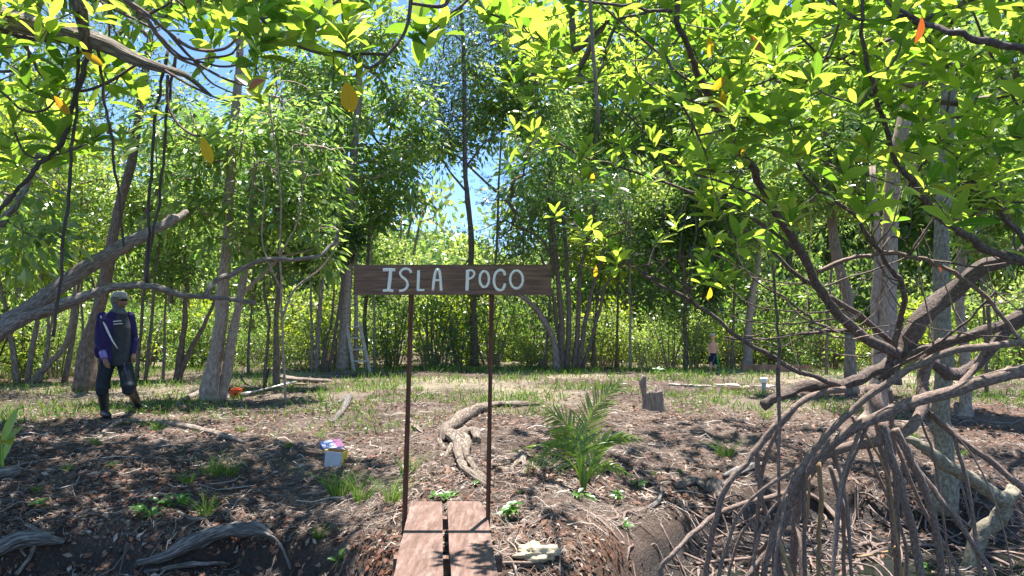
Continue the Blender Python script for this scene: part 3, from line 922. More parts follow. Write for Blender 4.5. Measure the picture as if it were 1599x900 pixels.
def rosettes(tips, dirs, nmin=6, nmax=10, size=.10, up=.65):
    pos = []; D = []; N = []; S = []
    for t, d in zip(tips, dirs):
        ax = unit(d * .55 + np.array([0, 0, up]) + RS.randn(3) * .22)
        a = unit(np.cross(ax, [.3, .5, .1])); b = np.cross(ax, a)
        n = RS.randint(nmin, nmax); p0 = RS.rand() * 6.28; sz = size * RS.uniform(.7, 1.3)
        for k in range(n):
            az = p0 + k * 2.4 + RS.randn() * .15
            tl = R(22 + 62 * (k / n) ** .8) + RS.randn() * .14
            rad = a * math.cos(az) + b * math.sin(az)
            D.append(ax * math.cos(tl) + rad * math.sin(tl)); N.append(ax * math.sin(tl) - rad * math.cos(tl) + RS.randn(3) * .12)
            pos.append(t - ax * .012 * k); S.append(sz * (.62 + .38 * min(1, (k + 1) / n * 1.6)) * RS.uniform(.88, 1.08))
    return np.array(pos), frames(np.array(D), np.array(N)), np.array(S)


LEAF_ME = [cloud_mesh('leaf', tmpl_full(w_, dr, fo_), np.zeros((1, 3)), np.eye(3)[None], [1.0]) for w_, dr, fo_ in ((.38, .14, .10), (.42, .22, .07), (.35, .06, .13), (.40, .30, .05))]
for me in LEAF_ME: me.materials.append(M['leaf_mangrove'])


def put_leaves(o, pos, Rm, S, near=300, name='leaf'):
    """The leaves that show largest become objects of their own, the rest one part."""
    p = pos - np.array([0, 0, CAMZ])
    xc = p[:, 0]; yc = p @ _u; zc = p @ _f
    vis = (zc > .3) & (np.abs(xc / zc * F) < 790) & (np.abs(yc / zc * F) < 440)
    score = np.where(vis, S / np.maximum(zc, .3), 0)
    idx = np.argsort(-score)[:near]
    idx = idx[score[idx] > 0]
    rest = np.ones(len(pos), bool); rest[idx] = False
    org = ORI[o.name]
    for q, i_ in enumerate(idx):
        l = bpy.data.objects.new(name, LEAF_ME[q % 4]); COL.objects.link(l); l.parent = o
        m4 = np.eye(4); m4[:3, :3] = Rm[i_] * S[i_]; m4[:3, 3] = pos[i_] - org
        l.matrix_basis = Matrix(m4.tolist())
    f = link_mesh('foliage', cloud_mesh('foliage', T_FULL, pos[rest], Rm[rest], S[rest], org), o, M['leaf_mangrove'])
    f['kind'] = 'stuff'


def odd_leaf(o, px, py, d, ang, L, mat, label, w=1.0):
    """A hanging or turned leaf of another colour on the same tree."""
    c = P(px, py, d)
    D = unit(np.array([math.sin(R(ang)), .65, -math.cos(R(ang))])); L *= 1.2
    Rm = frames(D[None], np.array([[.15, -1, .25]]))[0]
    me = LEAF_ME[0].copy(); me.materials.clear(); me.materials.append(mat)
    l = bpy.data.objects.new('leaf', me); COL.objects.link(l); l.parent = o
    m4 = np.eye(4); m4[:3, :3] = Rm @ np.diag([L * w, L, L]); m4[:3, 3] = c - ORI[o.name] - D * L * .5
    l.matrix_basis = Matrix(m4.tolist()); l['label'] = label


def dpath(pts, w0, w1):
    """[(px, py, depth)] with widths in photo pixels to world points and radii."""
    pp = np.array([P(*q) for q in pts])
    ww = np.linspace(w0, w1, len(pts)) / 2
    return pp, np.array([w_ * q[2] / F for w_, q in zip(ww, pts)])


# ---- right: the big mangrove on arching stilt roots
base = P(1395, 640, 5.6)
rm = thing('mangrove_tree', 'sprawling mangrove on arching stilt roots at right with glossy leaves overhead', 'tree', (base[0], base[1], hz(base[0], base[1])))
LIMBS = [
    ([(1400, 560, 5.5), (1430, 505, 5.5), (1478, 462, 5.5), (1530, 422, 5.4), (1580, 402, 5.3), (1700, 360, 5.0)], 34, 26, 'bark_man'),
    ([(1400, 552, 5.4), (1350, 528, 5.2), (1318, 505, 5.0), (1290, 465, 4.8), (1250, 390, 4.5), (1205, 318, 4.2), (1175, 265, 4.0), (1140, 200, 3.8), (1105, 150, 3.6), (1080, 90, 3.4), (1055, 20, 3.2), (1040, -80, 3.1)], 20, 9, 'bark_man'),
    ([(1392, 535, 5.5), (1340, 492, 5.3), (1290, 460, 5.2), (1240, 425, 5.1), (1200, 385, 5.0), (1150, 350, 4.9)], 11, 6, 'bark_man'),
    ([(1396, 545, 5.4), (1404, 500, 5.3), (1412, 465, 5.1), (1405, 435, 5.0), (1375, 395, 4.9), (1345, 350, 4.7), (1300, 310, 4.5), (1270, 290, 4.4), (1230, 230, 4.3)], 12, 5, 'bark_man'),
    ([(1640, 420, 4.4), (1570, 400, 4.2), (1510, 370, 4.0), (1455, 325, 3.9), (1425, 288, 3.8), (1392, 225, 3.6), (1365, 150, 3.4), (1348, 70, 3.3), (1345, -60, 3.2)], 16, 6, 'bark_man'),
    ([(1660, 100, 2.9), (1599, 80, 2.9), (1545, 66, 2.9), (1490, 52, 2.9), (1440, 35, 3.0), (1410, 28, 3.1), (1345, 30, 3.2), (1290, 0, 3.3), (1240, -40, 3.4)], 15, 5, 'bark_man'),
    ([(1440, 35, 3.0), (1400, 15, 3.0), (1370, -30, 3.0)], 8, 4, 'bark_man'),
    ([(1640, 440, 4.2), (1580, 350, 4.1), (1545, 305, 4.0), (1500, 300, 3.9), (1460, 280, 3.8)], 12, 4, 'bark_man'),
    ([(1050, 18, 3.2), (1010, 15, 3.2), (960, 8, 3.2), (900, 0, 3.2), (850, -20, 3.2)], 7, 4, 'bark_man'),
    ([(1115, 165, 3.7), (1060, 115, 3.6), (1000, 60, 3.5), (940, 10, 3.4), (900, -40, 3.4)], 5, 3, 'bark_man'),
    ([(1105, 165, 3.7), (1050, 145, 3.6), (1000, 120, 3.6), (985, 95, 3.6)], 4, 2.5, 'bark_man'),
    ([(1205, 320, 4.2), (1140, 290, 4.2), (1060, 260, 4.3), (1000, 200, 4.4), (930, 130, 4.5)], 5, 3, 'bark_man'),
    ([(1250, 395, 4.5), (1160, 330, 4.7), (1080, 300, 4.9), (980, 265, 5.0), (900, 240, 5.1), (840, 200, 5.2)], 7, 3, 'bark_man'),
    ([(1310, 602, 5.3), (1250, 580, 5.1), (1190, 550, 4.9), (1140, 515, 4.8), (1085, 475, 4.7), (1025, 440, 4.6), (1000, 425, 4.6)], 10, 5, 'bark_man'),
    ([(1085, 475, 4.7), (1070, 440, 4.6), (1060, 400, 4.6)], 5, 3, 'bark_man'),
    ([(1275, 425, 5.0), (1325, 404, 4.9), (1375, 396, 4.9), (1435, 402, 4.8), (1490, 425, 4.8), (1540, 465, 4.8), (1590, 530, 4.8), (1620, 600, 4.8)], 9, 7, 'bark_root'),
    ([(1330, 516, 5.2), (1290, 517, 5.1), (1240, 524, 5.0), (1180, 529, 4.9), (1130, 526, 4.9)], 7, 3, 'bark_man'),
    ([(1267, 518, 5.0), (1266, 505, 5.0), (1262, 490, 5.0)], 6, 3, 'bark_man'),
    ([(1395, 570, 5.5), (1440, 545, 5.4), (1500, 530, 5.3), (1560, 510, 5.2), (1620, 480, 5.2)], 18, 22, 'bark_man'),
    ([(1440, 560, 5.6), (1490, 585, 5.8), (1530, 565, 5.8), (1570, 520, 5.7), (1610, 485, 5.6)], 22, 20, 'bark_man'),
    ([(1372, 592, 5.4), (1420, 560, 5.2), (1470, 532, 5.0), (1515, 500, 4.9), (1555, 455, 4.8)], 6, 4, 'bark_man'),
    ([(1190, 633, 5.3), (1225, 615, 5.3), (1262, 604, 5.35), (1310, 600, 5.4), (1350, 588, 5.45), (1395, 560, 5.5)], 20, 20, 'bark_man'),
    ([(1216, 620, 4.9), (1217, 560, 4.9), (1212, 500, 4.9), (1206, 430, 4.9), (1200, 380, 4.9)], 7, 4, 'bark_man'),
    ([(1393, 600, 5.5), (1395, 575, 5.5), (1398, 545, 5.45)], 30, 24, 'bark_man'),
    ([(1600, 180, 3.6), (1560, 110, 3.5), (1530, 40, 3.4), (1500, -20, 3.4)], 6, 4, 'bark_man'),
    ([(1415, 300, 4.4), (1470, 200, 4.2), (1490, 120, 4.0), (1560, 60, 3.8)], 5, 3, 'bark_man'),
]
skel = []
for k, (pts, w0, w1, mt) in enumerate(LIMBS):
    pp, rr = dpath(pts, w0 * .86, w1 * .86); skel.append((pp, rr))
    m = MB(); m.path(pp, rr, 9 if w0 > 12 else 6, 6, .22, seed=k, wob=.025)
    m.build('limb', M[mt], rm)


BN = np.vstack([smooth_path(p_, r_, 4)[0] for p_, r_ in skel])
BN = BN[(BN[:, 2] > .95) & (BN[:, 2] < 2.5) & (BN[:, 1] > 4.2)]
for k in range(56):
    a = BN[random.randrange(len(BN))]; L_ = random.uniform(.35, 1.0); an_ = random.uniform(-.4, math.pi + .4)
    dv = np.array([math.cos(an_), random.uniform(-.4, .4), math.sin(an_) * .8 + .05])
    q = [a, a + dv * L_ * .35 + np.array([0, 0, -.05 * L_]), a + dv * L_ * .7 + RS.randn(3) * .05, a + dv * L_ + np.array([0, 0, .12])]
    r_ = random.uniform(.0035, .009); m = MB(); m.path(q, [r_, r_ * .85, r_ * .6, r_ * .35], 5, 5, .15, k, wob=.02)
    m.build('branch', M['bark_root' if k % 3 == 0 else 'bark_man'], rm)


def ground_end(pp):
    """Carries a root's last point down into the mud."""
    q = pp[-1].copy(); z = hz(q[0], q[1])
    if q[2] > z:
        e = q + (pp[-1] - pp[-2]) / (np.linalg.norm(pp[-1] - pp[-2]) + 1e-6) * .1
        e[2] = z - .12
        mid = (q + e) / 2; mid[2] = (q[2] + e[2]) / 2 + .0
        return np.vstack([pp, mid, e])
    return pp


ROOTS = [
    ([(1660, 530, 4.6), (1599, 534, 4.6), (1540, 541, 4.6), (1490, 547, 4.65), (1440, 567, 4.7), (1395, 592, 4.75), (1340, 632, 4.8), (1290, 680, 4.85), (1255, 725, 4.9), (1225, 780, 4.95), (1205, 840, 5.0), (1192, 910, 5.05)], 13, 12, 0),
    ([(1660, 570, 4.8), (1599, 580, 4.8), (1550, 590, 4.8), (1490, 612, 4.85), (1440, 625, 4.9), (1400, 637, 4.9), (1345, 665, 4.95), (1300, 692, 5.0), (1270, 722, 5.0), (1238, 775, 5.05), (1215, 835, 5.1), (1212, 910, 5.1)], 24, 13, 0),
    ([(1475, 535, 5.55), (1450, 560, 5.6), (1440, 600, 5.6), (1440, 640, 5.5), (1415, 675, 5.4), (1370, 690, 5.4), (1310, 702, 5.4), (1275, 722, 5.4), (1250, 765, 5.4), (1242, 820, 5.45), (1236, 910, 5.5)], 22, 14, 0),
    ([(1378, 660, 5.0), (1388, 700, 5.0), (1402, 745, 5.05), (1418, 800, 5.1), (1432, 860, 5.2), (1440, 915, 5.2)], 15, 13, 0),
    ([(1398, 670, 5.1), (1415, 705, 5.1), (1440, 755, 5.15), (1458, 810, 5.2), (1468, 860, 5.25), (1472, 915, 5.3)], 14, 12, 0),
    ([(1410, 700, 5.3), (1450, 755, 5.2), (1490, 805, 5.1), (1520, 850, 5.1), (1552, 905, 5.1)], 9, 10, 0),
    ([(1452, 645, 5.5), (1490, 680, 5.5), (1540, 715, 5.5), (1599, 765, 5.5), (1650, 810, 5.6)], 13, 11, 0),
    ([(1370, 680, 5.6), (1385, 735, 5.6), (1392, 800, 5.65), (1398, 870, 5.7)], 9, 8, 0),
    ([(1278, 722, 5.2), (1283, 770, 5.2), (1279, 830, 5.25), (1277, 880, 5.3)], 8, 8, 1),
    ([(1264, 742, 5.3), (1262, 790, 5.3), (1256, 850, 5.4), (1253, 905, 5.4)], 5, 5, 1),
    ([(1296, 728, 5.6), (1310, 775, 5.6), (1318, 825, 5.7), (1318, 865, 5.8)], 8, 7, 0),
    ([(1320, 608, 5.2), (1280, 615, 5.2), (1245, 632, 5.15), (1215, 660, 5.1), (1190, 690, 5.1), (1165, 725, 5.1), (1135, 760, 5.1), (1118, 810, 5.15), (1106, 860, 5.2), (1102, 910, 5.2)], 12, 10, 0),
    ([(1245, 630, 5.3), (1215, 665, 5.25), (1182, 700, 5.2), (1172, 706, 5.2)], 13, 10, 0),
    ([(1180, 700, 5.2), (1183, 740, 5.2), (1192, 785, 5.2), (1206, 830, 5.25), (1225, 910, 5.3)], 9, 8, 0),
    ([(1250, 765, 5.5), (1200, 777, 5.4), (1155, 788, 5.3), (1115, 806, 5.2), (1082, 832, 5.1), (1050, 865, 5.0), (1034, 885, 5.0), (1031, 915, 5.0)], 10, 8, 0),
    ([(1195, 792, 5.3), (1172, 815, 5.3), (1150, 850, 5.3), (1138, 905, 5.3)], 5, 5, 0),
    ([(1235, 800, 5.2), (1215, 840, 5.1), (1188, 870, 5.05), (1165, 910, 5.0)], 9, 8, 0),
    ([(1210, 825, 5.1), (1222, 860, 5.05), (1238, 910, 5.0)], 9, 8, 1),
    ([(1330, 650, 5.5), (1355, 700, 5.6), (1378, 760, 5.7), (1412, 840, 5.8)], 6, 6, 0),
    ([(1370, 640, 5.8), (1400, 700, 5.9), (1440, 790, 6.0), (1490, 880, 6.1)], 7, 7, 0),
    ([(1390, 610, 5.3), (1393, 640, 5.3), (1395, 700, 5.35), (1400, 790, 5.4), (1402, 905, 5.5)], 8, 7, 0),
    ([(1360, 605, 5.7), (1372, 640, 5.6), (1380, 690, 5.6)], 24, 18, 0),
    ([(1470, 612, 5.0), (1500, 600, 5.1), (1530, 560, 5.2), (1545, 520, 5.1), (1543, 470, 5.0)], 10, 7, 0),
    ([(1340, 870, 5.5), (1385, 862, 5.5), (1400, 858, 5.5)], 4, 4, 1),
    ([(1216, 560, 4.9), (1217, 640, 4.95), (1215, 720, 5.0), (1216, 790, 5.1)], 7, 5, 0),
]
for k, (pts, w0, w1, c) in enumerate(ROOTS):
    pp, rr = dpath(pts, w0 * .9, w1 * .85); n0 = len(pp); pp = ground_end(pp) if pts[-1][1] > 780 else pp
    rr = np.concatenate([rr, np.full(len(pp) - n0, rr[-1])])
    m = MB(); m.path(pp, rr, 8, 5, .12, seed=40 + k, wob=.012)
    m.build('prop_root', M['bark_tan' if c else 'bark_root'], rm)
# thinner stilt roots further in
NODES = np.vstack([smooth_path(np.array([P(*q) for q in pts]), [1] * len(pts), 4)[0] for pts, *_ in ROOTS[:3] + ROOTS[6:7] + ROOTS[11:12] + [(l[0],) for l in LIMBS if l[0][0][1] > 500]])
NODES = NODES[(NODES[:, 0] > 1.75) & (NODES[:, 2] > -.1) & (NODES[:, 2] < .8)]
for k in range(18):
    a = NODES[random.randrange(len(NODES))]
    e = a + np.array([random.uniform(-.6, .5), random.uniform(-.5, .6), 0]); e[2] = hz(e[0], e[1]) - .12
    q1 = a * .7 + e * .3 + np.array([(e[0] - a[0]) * .3, (e[1] - a[1]) * .3, .06]); q2 = a * .3 + e * .7 + np.array([(e[0] - a[0]) * .2, (e[1] - a[1]) * .2, 0])
    r_ = random.uniform(.006, .015)
    m = MB(); m.path([a, q1, q2, e], [r_, r_ * .95, r_ * .95, r_ * 1.1], 6, 5, .12, seed=k, wob=.02)
    m.build('prop_root', M['bark_root' if k % 11 else 'bark_tan'], rm)

m = MB()
for k in range(120):
    c_ = G(random.uniform(1090, 1640), random.uniform(790, 905)); a_ = random.uniform(0, 6.28); L_ = random.uniform(.15, .6); h_ = random.uniform(.01, .10)
    if k < 30: c_ = G(random.uniform(780, 1120), random.uniform(800, 905)); h_ *= .4; L_ *= .7
    dv = np.array([math.cos(a_), math.sin(a_), 0]); sv = np.array([-dv[1], dv[0], 0]) * random.uniform(-.12, .12)
    q = [c_ - dv * L_, c_ - dv * L_ * .4 + sv, c_ + dv * L_ * .4 - sv * .6, c_ + dv * L_]
    q = [np.array([p_[0], p_[1], hz(p_[0], p_[1]) + z_]) for p_, z_ in zip(q, (-.03, h_, h_ * .9, -.03))]
    r_ = random.uniform(.004, .014); m.path(q, [r_, r_, r_ * .9, r_ * .7], 5, 4, .15, k, wob=.012)
tg = m.build('root_tangle', M['bark_root'], None); tag(tg, 'tangle of dead roots and sticks lying on the dark mud under the stilt roots', 'roots', kind='stuff')
for k, (pts, w_) in enumerate([([(1300, 905), (1345, 882), (1395, 864), (1450, 861), (1510, 868), (1560, 886), (1600, 892)], 6), ([(1215, 778), (1262, 790), (1300, 815), (1328, 858), (1352, 905)], 8), ([(1320, 885), (1345, 860), (1395, 856)], 6), ([(1560, 898), (1600, 870), (1640, 850)], 9)]):
    q = [G(*p_) for p_ in pts]; q = [p_ + np.array([0, 0, .05 if 0 < i_ < len(q) - 1 else -.03]) for i_, p_ in enumerate(q)]
    m = MB(); m.path(q, [w_ / 2 * p_[1] / F for p_ in q], 7, 5, .15, k, wob=.01); m.build('surface_root', M['bark_root'], rm)
POLY_R = [(800, -420), (765, 60), (790, 170), (775, 230), (850, 330), (930, 370), (945, 450), (1060, 440), (1150, 450), (1240, 380), (1330, 340), (1420, 360), (1520, 415), (1760, 440), (1760, -420)]
tips = []
while len(tips) < 660:
    x, y = random.uniform(760, 1760), random.uniform(-210, 450)
    if not in_poly(x, y, POLY_R): continue
    edge_ = min(1, max(.0, (x - 760) / 420))
    if random.random() > .42 + .58 * edge_: continue
    if y > 260 and random.random() > .36: continue
    d = random.uniform(3.8, 5.2) if random.random() > edge_ * .8 else random.uniform(2.9, 4.8)
    if x < 1000: d = random.uniform(3.9, 5.2)
    tips.append(P(x, y, d))
# the crown goes on above and beside what the lens sees
for _ in range(58):
    cc = np.array([random.uniform(.5, 4.8), random.uniform(7.0, 11.5), random.uniform(4.6, 5.9)])
    for _ in range(10): tips.append(cc + RS.randn(3) * np.array([.32, .32, .15]))
tips = np.array(tips)
ch, dirs = grow(skel, tips, .0022, .42, .10, .45, 5, .07, .02)
m = MB()
for p, r in ch: m.tube(p, r, 5, 0, False)
tw = m.build('twigs', M['twig'], rm); tw['kind'] = 'stuff'
pos, Rm, S = rosettes(tips, dirs, 6, 10, .130)
put_leaves(rm, pos, Rm, S)
rm_odd = [(1108, 74, 3.3, 20, .09, 'leaf_yellow'), (1128, 158, 3.3, 10, .085, 'leaf_yellow'), (1124, 130, 3.4, -50, .08, 'leaf_yellow'), (1182, 70, 3.4, 50, .10, 'leaf_red'), (1436, 48, 2.8, 10, .085, 'leaf_red'),
          (1160, 236, 3.7, 10, .06, 'leaf_yellow'), (930, 435 - 10, 4.9, 0, .07, 'leaf_yellow'), (1468, 422, 4.7, 60, .07, 'leaf_red'), (1108, 460, 4.6, 5, .08, 'leaf_yellow'), (925, 278, 4.9, 5, .07, 'leaf_yellow'), (1250, 355, 4.3, 40, .07, 'leaf_yellow')]
for px, py, d, a, L, mt in rm_odd:
    odd_leaf(rm, px, py, d, a, L, M[mt], 'yellow leaf hanging' if mt == 'leaf_yellow' else 'rust red leaf')
# hanging aerial root
m = MB(); m.path([P(917, -60, 3.1), P(921, 0, 3.1), P(927, 90, 3.1), P(935, 193, 3.1)], [.007, .0075, .008, .007], 6, 5, .1)
ar = m.build('aerial_root', M['bark_grey'], None)
tag(ar, 'long straight aerial root hanging down at the top right of centre', 'aerial root')
m = MB(); m.path([P(935, 193, 3.1), P(938, 215, 3.1), P(942, 240, 3.1)], [.002, .0015, .001], 4, 3)
m.build('root_tip', M['twig'], ar)

# ---- left: branch of another mangrove hanging in from above
base = P(-420, 300, 3.2); base[2] = hz(base[0], base[1])
lm = thing('mangrove_tree', 'overhanging mangrove branch with backlit rosettes of leaves at top left', 'tree', base)
LB = [
    ([(-420, 640, 3.4), (-330, 300, 3.3), (-200, 60, 3.2), (-60, 15, 3.1), (0, 28, 3.0), (60, 42, 3.0), (120, 56, 3.0), (170, 72, 3.0), (210, 92, 3.0), (250, 106, 3.0), (290, 118, 3.1), (330, 150, 3.2)], 60, 5, 'bark_limb'),
    ([(100, -80, 2.9), (122, 0, 2.9), (131, 40, 2.95), (137, 80, 3.0)], 28, 14, 'bark_man'),
    ([(-80, 40, 3.2), (0, 48, 3.2), (50, 60, 3.2), (120, 66, 3.2)], 9, 8, 'bark_man'),
    ([(150, -60, 2.6), (190, -5, 2.6), (225, 25, 2.65), (245, 55, 2.7), (275, 88, 2.75), (310, 104, 2.8)], 8, 4, 'bark_root'),
    ([(190, -5, 2.6), (225, 18, 2.6), (262, 50, 2.65), (300, 76, 2.7), (345, 78, 2.7), (368, 62, 2.7), (379, 42, 2.7)], 6, 4, 'bark_root'),
    ([(225, 22, 2.6), (255, 62, 2.6), (290, 92, 2.65), (330, 90, 2.7), (360, 85, 2.7), (374, 68, 2.7)], 4, 3, 'bark_man'),
    ([(262, 50, 2.65), (300, 92, 2.7), (340, 118, 2.7), (370, 130, 2.7), (388, 134, 2.7)], 5, 3, 'bark_man'),
    ([(275, 88, 2.75), (318, 98, 2.8), (345, 104, 2.8), (370, 100, 2.8), (372, 80, 2.8)], 4, 3, 'bark_man'),
    ([(300, 92, 2.7), (325, 125, 2.75), (350, 140, 2.8), (390, 155, 2.8)], 4, 2, 'bark_root'),
    ([(640, -40, 2.6), (641, 5, 2.6), (632, 50, 2.6), (603, 88, 2.6), (578, 106, 2.6), (560, 98, 2.6), (544, 84, 2.6), (520, 80, 2.6)], 7, 4, 'bark_man'),
    ([(600, 85, 2.6), (560, 84, 2.6), (520, 86, 2.6), (480, 78, 2.6), (445, 60, 2.6), (410, 30, 2.6), (395, -20, 2.6)], 5, 4, 'bark_man'),
    ([(250, 106, 3.0), (300, 135, 3.0), (330, 150, 3.0), (360, 160, 3.0)], 5, 2, 'bark_man'),
    ([(262, 118, 3.0), (262, 160, 3.0), (275, 190, 3.0), (300, 210, 3.0), (320, 212, 3.0)], 5, 4, 'bark_man'),
    ([(25, 55, 3.1), (48, 85, 3.1), (62, 115, 3.1), (90, 134, 3.1), (130, 142, 3.1), (170, 128, 3.1), (212, 102, 3.1)], 5, 5, 'bark_man'),
    ([(-30, 120, 3.0), (10, 150, 3.0), (35, 172, 3.0), (70, 172, 3.0), (95, 145, 3.0)], 5, 3, 'bark_man'),
    ([(20, 200, 3.0), (40, 240, 3.0), (70, 246, 3.0), (110, 235, 3.0), (135, 225, 3.0)], 4, 3, 'bark_man'),
    ([(-30, 105, 3.0), (0, 112, 3.0), (30, 108, 3.0), (45, 90, 3.0), (40, 60, 3.05)], 5, 4, 'bark_man'),
    ([(140, -40, 3.2), (145, -5, 3.2), (200, 25, 3.2), (240, 45, 3.2)], 7, 4, 'bark_man'),
    ([(700, -60, 2.6), (700, -10, 2.6), (690, 10, 2.6), (640, 5, 2.6)], 10, 5, 'bark_man'),
    ([(760, -50, 2.8), (730, 0, 2.8), (700, 25, 2.8), (680, 45, 2.8), (660, 55, 2.8)], 6, 2, 'bark_man'),
    ([(50, 270, 3.3), (70, 285, 3.3), (90, 300, 3.3)], 4, 2, 'bark_man'),
]
skel = []
for k, (pts, w0, w1, mt) in enumerate(LB):
    pp, rr = dpath(pts, w0, w1); skel.append((pp, rr))
    m = MB(); m.path(pp, rr, 9 if w0 > 12 else 6, 6, .14, seed=90 + k)
    m.build('limb' if w0 > 8 else 'branch', M[mt], lm)
ROS = [(328, 205, 3.0), (130, 215, 3.1), (40, 130, 2.9), (95, 100, 3.0), (60, 60, 2.8), (160, 100, 3.1), (20, 195, 3.0), (10, 235, 3.0), (190, 215, 3.2), (80, 25, 2.8), (395, 130, 2.65), (400, 95, 2.6), (420, 65, 2.5),
       (395, 45, 2.5), (405, 15, 2.5), (430, 20, 2.6), (540, 60, 2.5), (500, 40, 2.6), (500, 15, 2.6), (545, 30, 2.6), (460, 40, 2.6), (560, 110, 2.6), (520, 125, 2.6), (480, 10, 2.7), (445, -15, 2.6), (350, 30, 2.7), (300, 15, 2.8),
       (375, 10, 2.6), (270, -5, 2.7), (330, 60, 2.8), (180, 95, 3.2), (205, 130, 3.2), (110, 65, 3.0), (215, 20, 2.8), (150, 15, 2.9), (575, -5, 2.6), (600, -20, 2.6), (665, 60, 2.8), (690, 25, 2.8), (655, 30, 2.8), (760, 20, 2.8), (790, 25, 2.8), (800, 5, 2.9), (740, -10, 2.8),
       (30, 5, 2.9), (0, 70, 3.0), (-10, 150, 3.0), (0, 20, 2.9), (60, 160, 3.1), (235, 75, 3.2), (20, 250, 3.2), (75, 200, 3.2), (830, 40, 3.2), (850, 60, 3.4), (865, 15, 3.4), (840, 80, 3.5)]
tips = [P(*q) for q in ROS]
for _ in range(60):
    tips.append(P(random.uniform(-120, 560), random.uniform(-160, 30), random.uniform(2.5, 3.8)))
for _ in range(26):
    tips.append(P(random.uniform(-60, 240), random.uniform(20, 260), random.uniform(3.0, 4.0)))
for _ in range(45):
    tips.append(np.array([random.uniform(-5.5, -.6), random.uniform(2.8, 5.5), random.uniform(3.4, 4.6)]))
tips = np.array(tips)
ch, dirs = grow(skel, tips, .0022, .42, .12, .5, 5, .07, .02)
m = MB()
for p, r in ch: m.tube(p, r, 5, 0, False)
tw = m.build('twigs', M['twig'], lm); tw['kind'] = 'stuff'
pos, Rm, S = rosettes(tips, dirs, 6, 10, .118, .5)
put_leaves(lm, pos, Rm, S)
odd_leaf(lm, 398, 132, 2.5, -85, .085, M['leaf_red'], 'rust red leaf')
odd_leaf(lm, 545, 153, 2.5, 5, .088, M['leaf_yellow'], 'orange yellow leaf hanging straight down', 1.5)
odd_leaf(lm, 323, 236, 2.9, 8, .095, M['leaf_yellow'], 'orange yellow leaf hanging under the low rosette')
odd_leaf(lm, 97, 165, 2.9, 30, .07, M['leaf_yellow'], 'orange yellow leaf')
odd_leaf(lm, 145, 92, 2.9, 60, .07, M['leaf_yellow'], 'orange yellow leaf')
for path, w0, w1, lb, mt in [
    ([(122, 60, 3.0), (118, 180, 3.0), (108, 290, 3.0), (97, 400, 3.0), (83, 526, 3.0)], 6, 7, 'longest flat brown aerial root hanging at left with its tip beside the leaning limb', 'stem_dark'),
    ([(140, 75, 3.0), (128, 120, 3.0), (112, 175, 3.0), (95, 224, 3.0), (62, 258, 3.0), (30, 292, 3.0), (-20, 350, 3.0)], 12, 7, 'aerial root that kinks and sweeps away to the left edge', 'stem_dark'),
    ([(152, 72, 3.0), (160, 130, 3.0), (172, 200, 3.0), (182, 280, 3.0), (193, 385, 3.0)], 6, 5, 'thin aerial root hanging in front of the tan trunk', 'stem_dark'),
    ([(262, 80, 3.3), (248, 150, 3.3), (238, 240, 3.3), (232, 340, 3.3), (228, 442, 3.3)], 6, 6, 'aerial root reaching the arched limb, the left one of a close pair', 'stem_dark'),
    ([(275, 85, 3.3), (264, 150, 3.3), (257, 230, 3.3), (250, 300, 3.3), (236, 380, 3.3), (231, 442, 3.3)], 6, 5, 'aerial root reaching the arched limb, the right one of a close pair', 'stem_dark')]:
    pp, rr = dpath(path, w0 * .8, w1 * .75)
    m = MB(); m.path(pp, rr, 7, 8, .3, seed=5 + int(w0), wob=.012)
    tag(m.build('aerial_root', M[mt], None), lb, 'aerial root', 'aerial roots hanging from the left mangrove')

# ---- left leaning tree with pale limbs that cross in front of the man
base = P(-150, 640, 8.6); base[2] = hz(base[0], base[1])
lt = thing('leaning_tree', 'leaning tree at left with pale furrowed limbs reaching over the man', 'tree', base)
skel = []
for k, (pts, w0, w1) in enumerate([
    ([(-190, 680, 8.8), (-90, 590, 8.8), (0, 515, 8.8), (55, 475, 8.9), (110, 435, 9.0), (165, 400, 9.1), (225, 368, 9.3), (270, 342, 9.5), (275, 341, 9.7), (292, 331, 9.9)], 34, 8),
    ([(-60, 575, 8.7), (0, 520, 8.7), (40, 497, 8.7), (95, 477, 8.7), (150, 457, 8.8), (190, 446, 8.8), (240, 448, 8.9), (290, 462, 9.0), (345, 465, 9.0), (400, 473, 9.1)], 22, 6),
    ([(318, 462, 9.0), (335, 440, 9.1), (370, 425, 9.2), (410, 405, 9.2), (460, 405, 9.3), (495, 400, 9.3), (520, 383, 9.4), (528, 360, 9.4)], 9, 5),
    ([(-40, 400, 8.5), (0, 350, 8.5), (25, 318, 8.5), (45, 285, 8.6), (60, 240, 8.7)], 13, 7),
    ([(-90, 590, 8.8), (-60, 300, 8.8), (-20, 0, 8.8), (20, -260, 8.8), (200, -420, 8.8)], 30, 14),
    ([(-60, 300, 8.8), (-260, -100, 8.4), (-300, -300, 8.2)], 18, 10),
]):
    pp, rr = dpath(pts, w0, w1); skel.append((pp, rr))
    m = MB(); m.path(pp, rr, 12, 6, .22, seed=130 + k, wob=.03)
    m.build('limb', M['bark_limb'], lt)
tips = []
for c, r, n in [((-3.6, 9.2, 5.9), (2.1, 1.3, .6), 90), ((-6.0, 8.5, 5.8), (1.6, 1.5, .8), 60), ((-1.7, 8.6, 6.2), (.9, .9, .4), 26), ((-5.2, 11.4, 6.9), (1.8, .8, .6), 40), ((-3.3, 7.0, 5.0), (2.3, .8, .5), 90), ((-5.0, 6.2, 4.7), (1.6, .9, .5), 50)]:
    tips.append(in_ellipsoid(c, r, n))
tips.append(np.array([P(random.uniform(-60, 110), random.uniform(300, 420), random.uniform(8.5, 10)) for _ in range(18)]))
tips = np.vstack(tips)
ch, dirs = grow(skel, tips, .006, .45, 0, .2, 4, .1, .06)
m = MB()
for p, r in ch: m.tube(p, r, 5, 0, False)
